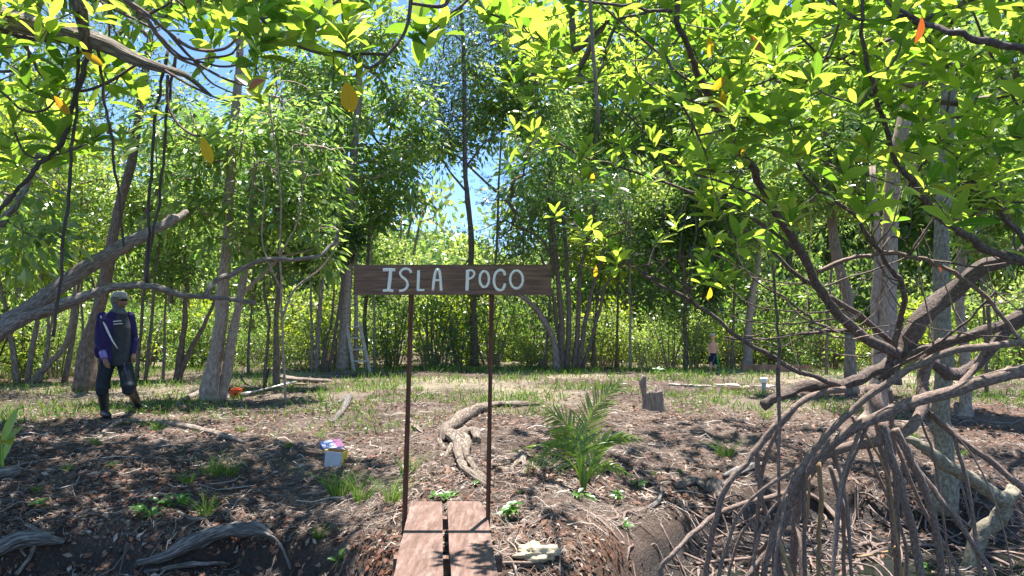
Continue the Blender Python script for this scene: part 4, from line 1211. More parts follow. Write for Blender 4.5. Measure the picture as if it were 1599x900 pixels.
tw = m.build('twigs', M['bark_grey'], lt); tw['kind'] = 'stuff'
tm, pos, Rm, s = crown_leaves('mango', tips, dirs, 34, .19)
f = link_mesh('foliage', cloud_mesh('foliage', tm, pos, Rm, s, ORI[lt.name]), lt, M['leaf_mango']); f['kind'] = 'stuff'
# ================================================================== name board on two posts
SD = 5.17
c = P(700, 840, SD)
sg = thing('name_sign', 'dark brown two plank name board with white painted letters on two thin posts', 'sign', (c[0], SD, hz(c[0], SD)))


def sgp(px, py, dy=0.0): return P(px, py, SD) + np.array([0, dy, 0])


for (y0, y1), (xl, xr) in (((413.6, 436.65), (553.2, 860.6)), ((436.8, 460.6), (552.6, 861.2))):
    a = sgp(xl, y1); b_ = sgp(xr, y0)
    m = MB(); m.box((a[0], SD, a[2]), (b_[0], SD + .024, b_[2]), None, .002)
    m.build('board', M['board'], sg, False)
for (xt, xb, yb_), r_ in (((642, 628, 900), .0175), ((768, 760.5, 885), .016)):
    t = sgp(xt, 430, .045); e = sgp(xb, yb_, .035); zg = hz(e[0], e[1]) - .25
    e = e + (e - t) / (e[2] - t[2]) * (zg - e[2])
    m = MB()
    for k in range(5):
        a = t + (e - t) * k / 5; b_ = t + (e - t) * (k + 1) / 5
        ja, jb = [r_ * .9 + .0015 * math.sin(q * 2.1 + xt) for q in (k, k + 1)]
        Vv = [a + np.array([sx * ja, sy * .012, 0]) for sx, sy in ((-1, -1), (1, -1), (1, 1), (-1, 1))] + [b_ + np.array([sx * jb, sy * .012, 0]) for sx, sy in ((-1, -1), (1, -1), (1, 1), (-1, 1))]
        for q in ([0, 1, 5, 4], [1, 2, 6, 5], [2, 3, 7, 6], [3, 0, 4, 7]):
            m.add([Vv[i_] for i_ in q], [[3, 2, 1, 0]], [(0, k * .4), (.03, k * .4), (.03, k * .4 + .4), (0, k * .4 + .4)])
        if k == 0: m.add(Vv[:4], [[0, 1, 2, 3]])
    m.build('post', M['post'], sg, False)


def ell(cx, cy, rx, ry, n=18, a0=0, a1=360): return [(cx + rx * math.cos(R(a0 + (a1 - a0) * k / n)), cy + ry * math.sin(R(a0 + (a1 - a0) * k / n))) for k in range(n + 1)]


LET = {
    'letter_i': [([(346, 96), (390, 94), (433, 96)], 21), ([(400, 98), (396, 150), (386, 236)], 25), ([(346, 241), (385, 238), (419, 242)], 19)],
    'letter_s': [([(541, 118), (535, 98), (515, 89), (490, 91), (472, 104), (466, 122), (476, 142), (497, 158), (513, 178), (517, 203), (508, 224), (488, 238), (458, 242)], 17)],
    'letter_l': [([(594, 100), (592, 170), (589, 236)], 20), ([(584, 238), (610, 237), (635, 237)], 15)],
    'letter_a': [([(692, 240), (698, 190), (706, 130), (716, 100), (728, 92), (738, 105), (745, 150), (750, 240)], 19), ([(702, 168), (744, 168)], 14)],
    'letter_p': [([(934, 96), (932, 170), (929, 240)], 23), ([(936, 101), (962, 100), (979, 114), (978, 135), (960, 152), (936, 162)], 15)],
    'letter_o': [(ell(1050, 160, 32, 55, 18, -80, 280), 17)],
    'letter_c': [([(1192, 136), (1188, 112), (1170, 98), (1146, 102), (1126, 124), (1117, 160), (1119, 195), (1132, 224), (1155, 238), (1177, 232), (1190, 205), (1192, 190)], 18)],
    'letter_o ': [(ell(1273, 163, 44, 62, 20, -100, 260), 17)],
}
lz = 0
for nm, strokes in LET.items():
    m = MB()
    for pts, wd in strokes:
        pp, _ = smooth_path([(x, y, 0) for x, y in pts], [1] * len(pts), 3)
        pp = pp[:, :2]
        T_ = unit(np.gradient(pp, axis=0)); Nn = np.stack([-T_[:, 1], T_[:, 0]], -1)
        k = np.arange(len(pp)); ww = wd / 2 * (1 + .22 * fbm(k * .6 + lz, k * 0 + 3, 5, 2))
        lz += 3.3
        dy = -.0012 - .0004 * (len(m.V) % 4)
        A_ = np.array([sgp(520 + q[0] / 4.442, 400 + q[1] / 4.442, dy) for q in pp + Nn * ww[:, None]])
        B_ = np.array([sgp(520 + q[0] / 4.442, 400 + q[1] / 4.442, dy) for q in pp - Nn * ww[:, None]])
        n = len(pp); back = np.array([0, .0011, 0])
        Vv = np.vstack([A_, B_, A_ + back, B_ + back])
        Qq = []
        for i_ in range(n - 1):
            Qq += [[i_, i_ + 1, n + i_ + 1, n + i_], [i_, 2 * n + i_, 2 * n + i_ + 1, i_ + 1], [n + i_, n + i_ + 1, 3 * n + i_ + 1, 3 * n + i_]]
        Qq += [[0, n, 3 * n, 2 * n], [n - 1, 3 * n - 1, 4 * n - 1, 2 * n - 1]][:1]
        m.add(Vv, Qq)
    m.build(nm.strip(), M['paint'], sg, False)
m = MB(); m.ball(sgp(520 + 1286 / 4.442, 400 + 152 / 4.442, -.0006), (.006, .0012, .004), 8, 4); m.build('knot', M['black'], sg)

# ================================================================== gangway of two planks
PZ = .04
def pk(px, py): # point on the planks' top
    d = 4.0
    v = _f + (px - 799.5) / F * _r + (450 - py) / F * _u
    t = (PZ - CAMZ) / v[2]
    return v[:2] * t


c = pk(699, 830)
gw = thing('gangway', 'gangway of two worn reddish planks leading up to the name board', 'gangway', (c[0], c[1], hz(c[0], c[1])))
for (l0, r0, l1, r1), end in (((641.5, 690, 613, 692), 783), ((698, 757, 704, 777.5), 782.5)):
    A_ = pk(l0, end + (0 if l0 < 660 else 0)); B_ = pk(r0, end + .5); C_ = pk(r1, 900); D_ = pk(l1, 900)
    C2 = B_ + (C_ - B_) * 2.6; D2 = A_ + (D_ - A_) * 2.6
    nseg = 14; top = []; th = .035
    for s in np.linspace(0, 1, nseg + 1):
        L_ = A_ + (D2 - A_) * s; R_ = B_ + (C2 - B_) * s
        j1, j2 = .002 * RS.randn(2)
        z = PZ + .002 * math.sin(s * 9)
        cut = .035 if (s == 0 and l0 > 660) else 0
        top.append([(L_[0] + j1, L_[1], z), (R_[0] + j2 - cut, R_[1], z), (L_[0] + j1, L_[1], z - th), (R_[0] + j2 - cut, R_[1], z - th)])
    m = MB()
    for i_ in range(nseg):
        a = top[i_]; b_ = top[i_ + 1]
        u0, u1 = i_ * .2, (i_ + 1) * .2
        m.add([a[0], a[1], b_[1], b_[0]], [[0, 1, 2, 3]]); m.add([a[1], a[3], b_[3], b_[1]], [[0, 1, 2, 3]])
        m.add([a[0], b_[0], b_[2], a[2]], [[0, 1, 2, 3]]); m.add([a[2], b_[2], b_[3], a[3]], [[0, 1, 2, 3]])
    a = top[0]; m.add([a[0], a[2], a[3], a[1]], [[0, 1, 2, 3]])
    m.build('plank', M['plank'], gw, False)
for y_, x0, x1 in ((800, 638, 700), (860, 621, 782), (896, 610, 700)):
    a = pk(x0, y_); b_ = pk(x1, y_)
    m = MB(); m.box((a[0] - .02, a[1] - .035, PZ - .035 - .075), (b_[0] + .01, a[1] + .035, PZ - .037), None, .004)
    m.build('cross_beam', M['plank'], gw, False)
for x_, y_ in ((690, 870), (697, 900), (640, 790), (750, 792)):
    a = pk(x_, y_)
    m = MB(); m.tube([(a[0], a[1] + .03, PZ - .112), (a[0] + .01, a[1] + .03, hz(a[0], a[1]) - .2)], [.03, .03], 7, .08)
    m.build('support_post', M['bark_brown'], gw)
# lashing strip that runs between the planks
m = MB(); a = pk(689, 838); b_ = pk(694, 866)
m.box((a[0] - .008, b_[1], PZ - .06), (a[0] + .008, a[1], PZ - .037)); m.build('batten', M['bark_limb'], gw, False)


# ================================================================== people
def remeshed(m, name, mat, parent, vox, sm=4):
    o = m.build(name, mat, parent)
    r = o.modifiers.new('remesh', 'REMESH'); r.mode = 'VOXEL'; r.voxel_size = vox; r.use_smooth_shade = True
    s = o.modifiers.new('smooth', 'SMOOTH'); s.factor = .5; s.iterations = sm
    return o


def loft(m, rings, side, fwd, n=16):
    """rings: (centre, half width, half depth[, up scale])."""
    a = np.linspace(0, 2 * np.pi, n + 1); V = []
    rings = [(rings[0][0], .003, .003)] + rings + [(rings[-1][0], .003, .003)]
    for c_, rs, rf in rings:
        V.append(np.asarray(c_)[None] + np.cos(a)[:, None] * rs * side + np.sin(a)[:, None] * rf * fwd)
    k = len(rings); i_ = np.arange(k - 1)[:, None]; j_ = np.arange(n)[None]; s1 = n + 1
    m.add(np.vstack(V), np.stack([i_ * s1 + j_, i_ * s1 + j_ + 1, (i_ + 1) * s1 + j_ + 1, (i_ + 1) * s1 + j_], -1).reshape(-1, 4))


def caps(m, pts, rad, n=10):
    """Limb with rounded ends."""
    p, r = smooth_path(pts, rad, 4)
    m.tube(p, r, n); m.ball(p[0], r[0], 10, 8); m.ball(p[-1], r[-1], 10, 8)


M['skin'] = plain('brown skin', (.26, .14, .09), .5, .4, .1)
M['skin_child'] = plain('light skin', (.72, .38, .24), .5, .4, .08)
M['shirt'] = plain('purple shirt', (.036, .024, .105), .8, .2, .25, 9, bump=.3)
M['cuff'] = plain('lilac cuff', (.28, .22, .55), .7, .2, .1)
M['apron'] = plain('charcoal apron', (.045, .047, .055), .75, .25, .25, 8, bump=.3)
M['hood'] = plain('grey hood', (.13, .135, .15), .85, .2, .2, 10)
M['cap'] = plain('grey cap', (.34, .32, .30), .8, .2, .2, 20)
M['trouser'] = plain('dark trousers', (.028, .036, .045), .85, .2, .3, 8, bump=.4)
M['boot'] = plain('rubber boots', (.022, .024, .026), .38, .5, .2, 10)
M['white'] = plain('white', (.7, .7, .72), .6, .3, .05)
M['lens'] = plain('dark lens', (.01, .01, .012), .1, .6, .05)
M['lip'] = plain('lip', (.25, .09, .07), .5, .4, .1)

g0 = G(163, 652)
MD = g0[1]
mo = thing('person', 'man in purple shirt, dark apron, grey cap and rubber boots walking on the bank', 'person', g0)
fw = unit(np.array([.86, -.50, 0])); sd_ = unit(np.array([-.50, -.86, 0]))   # forward and his right
UP = np.array([0, 0, 1.0])


def mp(px, py, dy=0.0): return P(px, py, MD) + np.array([0, dy, 0])


hd = mp(186.5, 471)
body = MB()
loft(body, [(mp(178, 570), .13, .10), (mp(178, 556), .155, .12), (mp(177, 538), .145, .11), (mp(179, 515), .165, .115), (mp(180, 500), .18, .11), (mp(181, 492), .15, .09), (mp(183, 487), .06, .06), (mp(185, 478), .055, .06)], sd_, fw)
body.ball(hd + UP * .02, (.078, .078, .10), 14, 10)                      # skull
body.ball(hd + fw * .035 - UP * .045, (.055, .055, .058), 12, 8)           # jaw
body.ball(hd + fw * .092 - UP * .012, (.016, .016, .022), 8, 6)            # nose
for s_ in (1, -1): body.ball(hd + sd_ * .078 * s_ - UP * .005, (.012, .014, .026), 8, 6)
# near arm (his right) and far arm
sh = mp(163, 494, -.06); el = mp(161, 531, -.12); wr = mp(175, 558, -.20); 
caps(body, [sh, (sh + el) / 2, el], [.055, .048, .042]); caps(body, [el, (el + wr) / 2, wr], [.042, .037, .027])
palm_ = mp(179, 566, -.22); caps(body, [wr, palm_], [.028, .036])
hdir = unit(palm_ - wr)
for k, (ofs, L_) in enumerate(((-.028, .060), (-.010, .070), (.009, .068), (.026, .052))):
    b0_ = palm_ + hdir * .02 + fw * ofs * 1.0 + sd_ * .004
    k1 = b0_ + hdir * L_ * .5 + sd_ * .004; k2 = k1 + hdir * L_ * .35 - sd_ * .02
    body.tube([b0_, k1, k2, k2 - sd_ * .015], [.0105, .010, .009, .007], 8)
tb = palm_ - hdir * .012 + fw * .034; body.tube([tb - fw * .01, tb + fw * .02 + hdir * .02, tb + fw * .026 + hdir * .05], [.013, .012, .009], 8)
sh2 = mp(196, 494, .12); el2 = mp(201, 530, .16); wr2 = mp(207, 552, .02)
caps(body, [sh2, el2], [.055, .042]); caps(body, [el2, wr2], [.042, .027]); p2 = mp(209, 560, -.02); caps(body, [wr2, p2], [.027, .034])
for k, ofs in enumerate((-.026, -.009, .009, .025)):
    b0_ = p2 + sd_ * ofs; body.tube([b0_, b0_ - UP * .04 + fw * .006, b0_ - UP * .065 - fw * .01], [.0105, .010, .008], 8)
body.tube([p2 + fw * .02, p2 + fw * .045 - UP * .03, p2 + fw * .04 - UP * .05], [.012, .011, .008], 8)
# legs
hipL = mp(171, 566, -.05); kn = mp(164, 601, -.07); an = g0 + UP * .09
hipR = mp(190, 566, .06); kn2 = mp(206, 600, -.10); g1 = G(215, 641); an2 = np.array([g1[0], g1[1], g1[2] + .09])
for h_, k_, a_ in ((hipL, kn, an), (hipR, kn2, an2)):
    caps(body, [h_, k_], [.080, .050]); caps(body, [k_, a_], [.050, .040])
remeshed(body, 'body', M['skin'], mo, .0075, 2)
# shirt: torso shell with both sleeves and a loose tail
m = MB()
loft(m, [(mp(176, 566), .185, .145), (mp(176, 556), .18, .14), (mp(176, 540), .172, .132), (mp(178, 515), .19, .135), (mp(179, 500), .205, .128), (mp(181, 491), .165, .10), (mp(183, 486), .08, .075)], sd_, fw, 20)
m.ball(mp(152, 548, .05), (.07, .07, .12)); m.ball(sh - UP * .01, .068); m.ball(sh2 - UP * .01, .062)
caps(m, [sh, (sh + el) / 2 - fw * .01, el], [.066, .062, .056]); caps(m, [el, (el + wr) / 2, wr], [.058, .047, .037])
caps(m, [sh2, el2], [.07, .056]); caps(m, [el2, wr2], [.056, .037])
remeshed(m, 'shirt', M['shirt'], mo, .010, 3)
m = MB(); cd_ = unit(wr - el); m.tube([wr - cd_ * .10, wr - cd_ * .05, wr + cd_ * .012], [.049, .047, .042], 14, .04); m.build('cuff', M['cuff'], mo)
# apron: front shell
m = MB()
loft(m, [(mp(190, 571) , .150, .125), (mp(189, 556), .150, .125), (mp(188, 535), .145, .125), (mp(189, 512), .135, .118), (mp(188, 498), .115, .10), (mp(187, 490), .09, .075)], sd_, fw, 20)
remeshed(m, 'apron', M['apron'], mo, .010, 3)
for k, (xa, ya, xb, yb_) in enumerate([(186, 502.5, 196.5, 501), (186.5, 506.5, 198, 505.5)]):
    m = MB(); n = 7
    for q in range(n):
        x_ = xa + (xb - xa) * q / n; y_ = ya + (yb_ - ya) * q / n
        p_ = mp(x_, y_); p_ = p_ + np.array([0, -.145 + .05 * (x_ - 190) / 10 * .6, 0])
        m.box(p_ + np.array([-.004, 0, -.006]), p_ + np.array([.006, .03, .006 + .004 * (q % 2)]))
    m.build('lettering', M['white'], mo, False)
m = MB(); st = [mp(165, 494, -.13), mp(172, 503, -.172), mp(179, 517, -.185), mp(186, 532, -.180), mp(193, 544, -.165)]
m.tube(st, [.009, .014, .014, .011, .006], 8); m.build('strap', M['white'], mo)
# hood round neck and head, cap, glasses
m = MB(); m.ball(hd - fw * .034 + UP * .012, (.094, .094, .115), 16, 12); m.ball(hd - fw * .012 - UP * .07, (.088, .088, .07)); m.ball(mp(184, 487), (.115, .105, .055)); m.ball(mp(187, 489) + fw * .06, (.07, .07, .03))
hoodo = remeshed(m, 'hood', M['hood'], mo, .009, 3)
m = MB(); fc = hd + fw * .074
m.ball(fc - UP * .012, (.058, .058, .066), 14, 10); m.ball(fc + fw * .05 - UP * .012, (.012, .012, .017), 8, 6); m.ball(fc + fw * .02 - UP * .05, (.034, .034, .025), 10, 8)
remeshed(m, 'face', M['skin'], mo, .005, 2)
m = MB(); m.ball(fc + fw * .047 - UP * .045, (.020, .014, .005), 10, 6); m.build('mouth', M['lip'], mo)
m = MB()
loft(m, [(hd + UP * .055, .108, .112), (hd + UP * .085, .105, .108), (hd + UP * .125, .085, .09), (hd + UP * .145, .045, .05)], sd_, fw, 20)
remeshed(m, 'cap', M['cap'], mo, .008, 3)
m = MB(); bc = hd + UP * .060 + fw * .085
a = np.linspace(-math.pi / 2, math.pi / 2, 11)
top_ = [bc + sd_ * math.sin(t) * .085 + fw * math.cos(t) * .095 - UP * (.012 * math.cos(t) + .02 * math.sin(t) ** 2) for t in a]
Vv = top_ + [q - UP * .008 for q in top_] + [bc - fw * .02, bc - fw * .02 - UP * .008]
Qq = [[k, k + 1, 22, 22 - 0] for k in range(0)]
n = 11
for k in range(0, 10, 2):
    Qq.append([22, k, k + 1, k + 2]); Qq.append([23, n + k + 2, n + k + 1, n + k])
for k in range(10): Qq.append([k, n + k, n + k + 1, k + 1])
m.add(Vv, Qq); m.build('cap_brim', M['cap'], mo, False)
m = MB()
for s_ in (1, -1): m.ball(fc + fw * .046 + sd_ * .026 * s_ + UP * .014, (.023, .023, .015), 10, 6)
m.tube([fc + sd_ * .075 + UP * .016, fc + fw * .03 + sd_ * .058 + UP * .016, fc + fw * .055 + UP * .018, fc + fw * .03 - sd_ * .058 + UP * .016], [.004] * 4, 6)
m.build('sunglasses', M['lens'], mo)
# trousers and boots
m = MB()
loft(m, [(mp(178, 572), .155, .125), (mp(178, 560), .17, .135), (mp(178, 553), .16, .125)], sd_, fw)
caps(m, [hipL, (hipL + kn) / 2 - fw * .005, kn - UP * .01, kn - UP * .09], [.108, .098, .088, .082])
caps(m, [hipR, (hipR + kn2) / 2 + fw * .01, kn2 - UP * .01, kn2 - UP * .07], [.108, .102, .094, .084])
m.ball(kn + fw * .015 - UP * .03, (.10, .095, .06)); m.ball(kn2 + fw * .02 - UP * .01, (.105, .10, .065))
remeshed(m, 'trousers', M['trouser'], mo, .010, 3)
m = MB(); q_ = mp(207, 575, -.20)
for k in range(5):
    qq = mp(203.5 + k * .7, 567 + k * 3.6, -.17); m.ball(qq, (.006, .008, .009), 8, 5)
m.build('trouser_print', M['cuff'], mo)
for a_, k_, toe in ((an, kn, unit(np.array([.75, -.66, 0]))), (an2, kn2, unit(np.array([.96, -.28, 0])))):
    m = MB(); tp = k_ * .80 + a_ * .20
    gz = a_[2] - .09
    caps(m, [tp, (tp + a_) / 2, a_ + UP * .01], [.078, .068, .056]); m.ball(a_ - toe * .03 - UP * .035, (.052, .052, .05))
    m.tube([a_ - toe * .05 - UP * .045, a_ + toe * .05 - UP * .04, a_ + toe * .14 - UP * .052, a_ + toe * .19 - UP * .06], [.046, .052, .044, .028], 12)
    bo = remeshed(m, 'boot', M['boot'], mo, .009, 2)
    m = MB(); sdv = np.cross(toe, UP)
    m.tube([np.append((a_ - toe * .07)[:2], gz + .012), np.append((a_ + toe * .05)[:2], gz + .012), np.append((a_ + toe * .15)[:2], gz + .012), np.append((a_ + toe * .205)[:2], gz + .014)], [.035, .05, .048, .026], 12, 0, True, 0, .26)
    m.build('sole', M['boot'], bo)

# child far back
g0 = G(1113, 579); CD = g0[1]
co = thing('person', 'small shirtless child in pale cap and dark shorts standing at the back of the clearing', 'person', g0)
cf = unit(np.array([-.45, -.89, 0])); cs = unit(np.array([-.89, .45, 0]))


def cp(px, py, dy=0.0): return P(px, py, CD) + np.array([0, dy, 0])


m = MB(); hd = cp(1112.5, 526.5)
loft(m, [(cp(1113, 556), .10, .075), (cp(1113, 551), .10, .075), (cp(1113, 545), .105, .08), (cp(1113, 539), .125, .082), (cp(1113, 536), .105, .065), (cp(1113, 534.3), .045, .045), (cp(1113, 531), .042, .042)], cs, cf)
m.ball(hd + UP * .015, (.072, .078, .085), 14, 10); m.ball(hd + cf * .03 - UP * .045, (.048, .048, .045)); m.ball(hd + cf * .083 - UP * .01, (.012, .012, .014), 8, 6)
for s_ in (1, -1): m.ball(hd + cs * .076 * s_, (.011, .014, .022), 8, 6)
for s_, xs_ in ((1, 1107), (-1, 1119)):
    a_ = cp(xs_, 537.5); e_ = cp(xs_ + (-1 if s_ > 0 else 2.5), 546.5, .02); w_ = cp(xs_ + (1.5 if s_ > 0 else 0.5), 554.5, -.02); h_ = w_ - UP * .05
    caps(m, [a_, e_], [.036, .029]); caps(m, [e_, w_], [.029, .020]); caps(m, [w_, h_], [.021, .026])
    for q in (-.018, -.006, .006, .018): m.tube([h_ + cf * q, h_ + cf * q - UP * .035, h_ + cf * q - UP * .055 - cs * .01 * s_], [.008, .008, .006], 6)
    m.tube([h_ + cf * .02, h_ + cf * .035 - UP * .03], [.009, .007], 6)
for xs_, gx in ((1110.5, 1110), (1116, 1117)):
    gf = G(gx, 579.5); caps(m, [cp(xs_, 556), cp(xs_, 566), gf + UP * .05], [.062, .045, .032]); m.ball(gf + cf * .04 + UP * .03, (.04, .075, .03))
remeshed(m, 'body', M['skin_child'], co, .008, 2)
m = MB()
for s_ in (1, -1): m.ball(hd + cf * .074 + cs * .028 * s_ + UP * .008, (.011, .008, .007), 8, 5)
m.ball(hd + cf * .075 - UP * .045, (.018, .01, .005), 8, 5); m.build('eyes_and_mouth', M['lens'], co)
m = MB(); loft(m, [(hd + UP * .045, .085, .092), (hd + UP * .075, .086, .092), (hd + UP * .105, .065, .07), (hd + UP * .12, .03, .03)], cs, cf); m.ball(hd + UP * .048 + cf * .085, (.06, .06, .010))
M['pale_cap'] = plain('pale cap', (.55, .48, .36), .8, .2, .1)
remeshed(m, 'cap', M['pale_cap'], co, .008, 2)
m = MB(); loft(m, [(cp(1113, 560), .115, .09), (cp(1113, 553), .112, .088), (cp(1113, 551.5), .105, .08)], cs, cf)
caps(m, [cp(1110.5, 558), cp(1110.3, 567.5)], [.075, .066]); caps(m, [cp(1116, 558), cp(1116.4, 567.5)], [.075, .066])
M['shorts'] = plain('navy shorts', (.02, .025, .05), .8, .2, .2)
remeshed(m, 'shorts', M['shorts'], co, .010, 2)
M['sandal'] = plain('reddish sandals', (.35, .13, .08), .7, .3, .2)
for gx in (1110, 1117):
    gf = G(gx, 579.5); m = MB(); m.ball(gf + cf * .04 + UP * .035, (.05, .085, .035)); m.build('sandal', M['sandal'], co)
M['green_cloth'] = plain('green cloth', (.05, .42, .16), .7, .2, .15)
m = MB()
pp = [cp(1118, 553, -.08), cp(1118.5, 560, -.10), cp(1120, 568, -.09), cp(1121, 574, -.07)]
m.path(pp, [.03, .04, .05, .04], 8, 3, .1, 0, .35)
tag(m.build('green_cloth', M['green_cloth'], None), 'strip of bright green cloth held at the hip by the child', 'cloth')

# ================================================================== stepladder
c = G(562, 578); LDp = c[1]
ld = thing('stepladder', 'weathered wooden stepladder standing by the pale ringed tree', 'ladder', c)
M['ladder'] = bark_mat('ladder wood', (.48, .42, .36), (.72, .66, .58), 12, .1, .3)
def lp(px, py, dy=0): return P(px, py, LDp) + np.array([0, dy, 0])
def bar(m, a, b_, w_, t_):
    a = np.asarray(a, float); b_ = np.asarray(b_, float); y = unit(b_ - a); x = unit(np.cross(y, [0.2, 1, .1])); z = np.cross(x, y)
    Mx = np.eye(4); Mx[:3, 0] = x; Mx[:3, 1] = y; Mx[:3, 2] = z; Mx[:3, 3] = a
    m.box((-w_ / 2, 0, -t_ / 2), (w_ / 2, np.linalg.norm(b_ - a), t_ / 2), Mx)
def gp(px, py, dy):
    q = lp(px, py, dy); q[2] = hz(q[0], q[1]) - .02; return q
tl, tr = lp(541, 506, 0), lp(560.5, 504, .05)
bl, br = gp(556, 578, -.25), gp(580, 578, -.15)
rl, rr_ = gp(546, 577, .45), gp(567, 577, .5)
for a, b_, w_ in ((tl + UP * .03, bl, .08), (tr + UP * .03, br, .08)):
    m = MB(); bar(m, a, b_, w_, .03); m.build('rail', M['ladder'], ld, False)
for a, b_ in ((tl, rl), (tr, rr_)):
    m = MB(); bar(m, a - UP * .04, b_, .04, .025); m.build('back_leg', M['ladder'], ld, False)
for k, f_ in enumerate((.06, .30, .54, .78)):
    a = tl + (bl - tl) * f_; b_ = tr + (br - tr) * f_; m = MB()
    dd = np.array([.0, -.05, 0])
    bar(m, a + dd * .3, b_ + dd * .3, .085, .022) if False else m.box((a[0] - .01, min(a[1], b_[1]) - .07, a[2] - .018), (b_[0] + .01, max(a[1], b_[1]) + .03, a[2] + .020))
    m.build('step', M['ladder'], ld, False)
m = MB(); bar(m, (rl + tl) / 2, (rr_ + tr) / 2, .035, .02); m.build('cross_bar', M['ladder'], ld, False)

# ================================================================== brushcutter
M['orange'] = plain('orange casing', (.42, .075, .02), .4, .5, .12)
M['metal'] = plain('brushed metal', (.55, .56, .58), .35, .5, .1, 30, .6)
c = G(370, 622); BD = c[1]
bc_ = thing('brushcutter', 'orange engined brushcutter lying on the ground beside the twin trunk tree', 'brushcutter', c)
def bq(px, py, dy=0): return P(px, py, BD) + np.array([0, dy, 0])
m = MB(); m.box(bq(361.5, 622, -.08), bq(376.5, 607.5, .08), None, .015); m.box(bq(363, 608, -.05), bq(374, 606, .05), None, .01)
o_ = m.build('engine', M['orange'], bc_, False); bv = o_.modifiers.new('bevel', 'BEVEL'); bv.width = .008; bv.segments = 2
m = MB(); m.box(bq(353.5, 620, -.06), bq(358, 610, .07), None, .01); m.build('muffler', M['white'], bc_, False)
m = MB(); m.ball(bq(361, 621.5, -.08), (.035, .02, .035)); m.build('pull_start', M['white'], bc_)
m = MB(); m.box(bq(353, 610, -.05), bq(358.5, 606.5, .06), None, .01); m.ball(bq(366, 606, 0), (.025, .025, .02)); m.box(bq(368.5, 617.5, -.088), bq(372.5, 613, -.06)); m.build('cover', M['black'], bc_, False)
m = MB(); m.tube([bq(377, 617), bq(384, 615), bq(392, 613)], [.042, .034, .022], 10); m.build('clutch_housing', M['metal'], bc_)
e = G(470, 597)
m = MB(); m.tube([bq(390, 613.5), bq(410, 608.5), bq(430, 603.5, .1), bq(455, 598, .3)], [.015, .014, .014, .014], 8); m.build('shaft', M['metal'], bc_)
m = MB(); m.path([bq(412, 608), bq(418, 600, -.1), bq(421, 590, -.15)], [.012, .012, .013], 7, 4)
m.path([bq(421, 590, -.15), bq(423, 580, -.16), bq(424.5, 574, -.16)], [.018, .02, .016], 8, 3); m.build('handlebar', M['black'], bc_)
m = MB(); m.path([bq(411, 608), bq(396, 606, .1), bq(380, 601, .15), bq(374, 594, .16), bq(370, 584, .16)], [.012, .012, .012, .014, .018], 7, 4); m.build('handlebar', M['black'], bc_)
m = MB(); q_ = bq(463, 601, .3); m.ball(q_ + np.array([0, 0, -.01]), (.13, .09, .028)); m.ball(bq(469, 596, .32), (.05, .05, .045)); m.build('guard', plain('guard', (.13, .10, .06), .6, .3), bc_)

# ================================================================== open carton and printed box
M['carton_out'] = plain('grey white card', (.50, .50, .53), .7, .3, .08)
M['carton_in'] = plain('brown card', (.42, .22, .10), .8, .2, .12)
M['yellow'] = plain('yellow print', (.72, .55, .04), .6, .3, .08)
c = G(520, 731); XD = c[1]
cb = thing('cardboard_carton', 'open empty carton, white outside and brown inside, in front of the printed box', 'carton', c)
sx = 27.5 * XD / F; sy = .12; sh_ = 26 * XD / F
mt = Matrix.Translation(Vector((c[0], c[1] + sy / 2, c[2] - .02))) @ Matrix.Rotation(R(-7), 4, 'Z') @ Matrix.Rotation(R(6), 4, 'Y')
Mx = np.array(mt)
t_ = .003
for lo, hi, mm in (((-sx / 2, -sy / 2, 0), (sx / 2, -sy / 2 + t_, sh_), 'carton_out'), ((-sx / 2, sy / 2 - t_, 0), (sx / 2, sy / 2, sh_ + .012), 'carton_in'),
                   ((-sx / 2, -sy / 2 + t_, 0), (-sx / 2 + t_, sy / 2 - t_, sh_), 'carton_in'), ((sx / 2 - t_, -sy / 2 + t_, 0), (sx / 2, sy / 2 - t_, sh_), 'carton_in'), ((-sx / 2, -sy / 2, -t_), (sx / 2, sy / 2, 0), 'carton_in')):
    m = MB(); m.box(lo, hi, Mx); m.build('panel', M[mm], cb, False)
m = MB(); m.box((sx / 2 + .001, -sy / 2 - .001, 0), (sx / 2 + .014, -sy / 2 + .012, sh_ + .008), Mx); m.box((sx / 2 + .001, -sy / 2, sh_ * .6), (sx / 2 + .006, sy / 2 + .02, sh_ + .006), Mx); m.build('side_flap', M['yellow'], cb, False)
m = MB(); m.box((-sx / 2 - .012, -sy / 2, sh_ * .85), (-sx / 2 - .001, sy / 2, sh_ + .006), Mx); m.build('side_flap', M['yellow'], cb, False)
c = G(514, 706); 
mt = Matrix.Translation(Vector((c[0], c[1] + .14, c[2] + .0))) @ Matrix.Rotation(R(14), 4, 'X') @ Matrix.Rotation(R(28), 4, 'Z'); Mx = np.array(mt)
M['print_blue'] = plain('pale blue print', (.32, .40, .66), .5, .4, .08); M['print_purple'] = plain('purple red print', (.20, .06, .14), .5, .4, .15); M['print_dark'] = plain('dark blue print', (.03, .06, .22), .5, .4, .1)
pb = thing('printed_box', 'pale blue and magenta printed carton lying flat behind the open carton', 'carton', c)
m = MB(); m.box((-.11, -.12, 0), (.11, .12, .07), Mx); m.build('carton', M['print_blue'], pb, False)
m = MB(); m.box((.025, -.121, .0702), (.111, .121, .0712), Mx); m.build('stripe', M['print_purple'], pb, False)
m = MB()
for q in ell(-.045, -.01, .062, .062, 20): pass
ring = np.array([[*q, .0722] for q in ell(-.042, -.01, .060, .062, 24)]); m.tube(ring @ Mx[:3, :3].T + Mx[:3, 3], [.004] * 25, 5, 0, False, 0, .3); m.build('emblem_ring', M['print_purple'], pb)
m = MB()
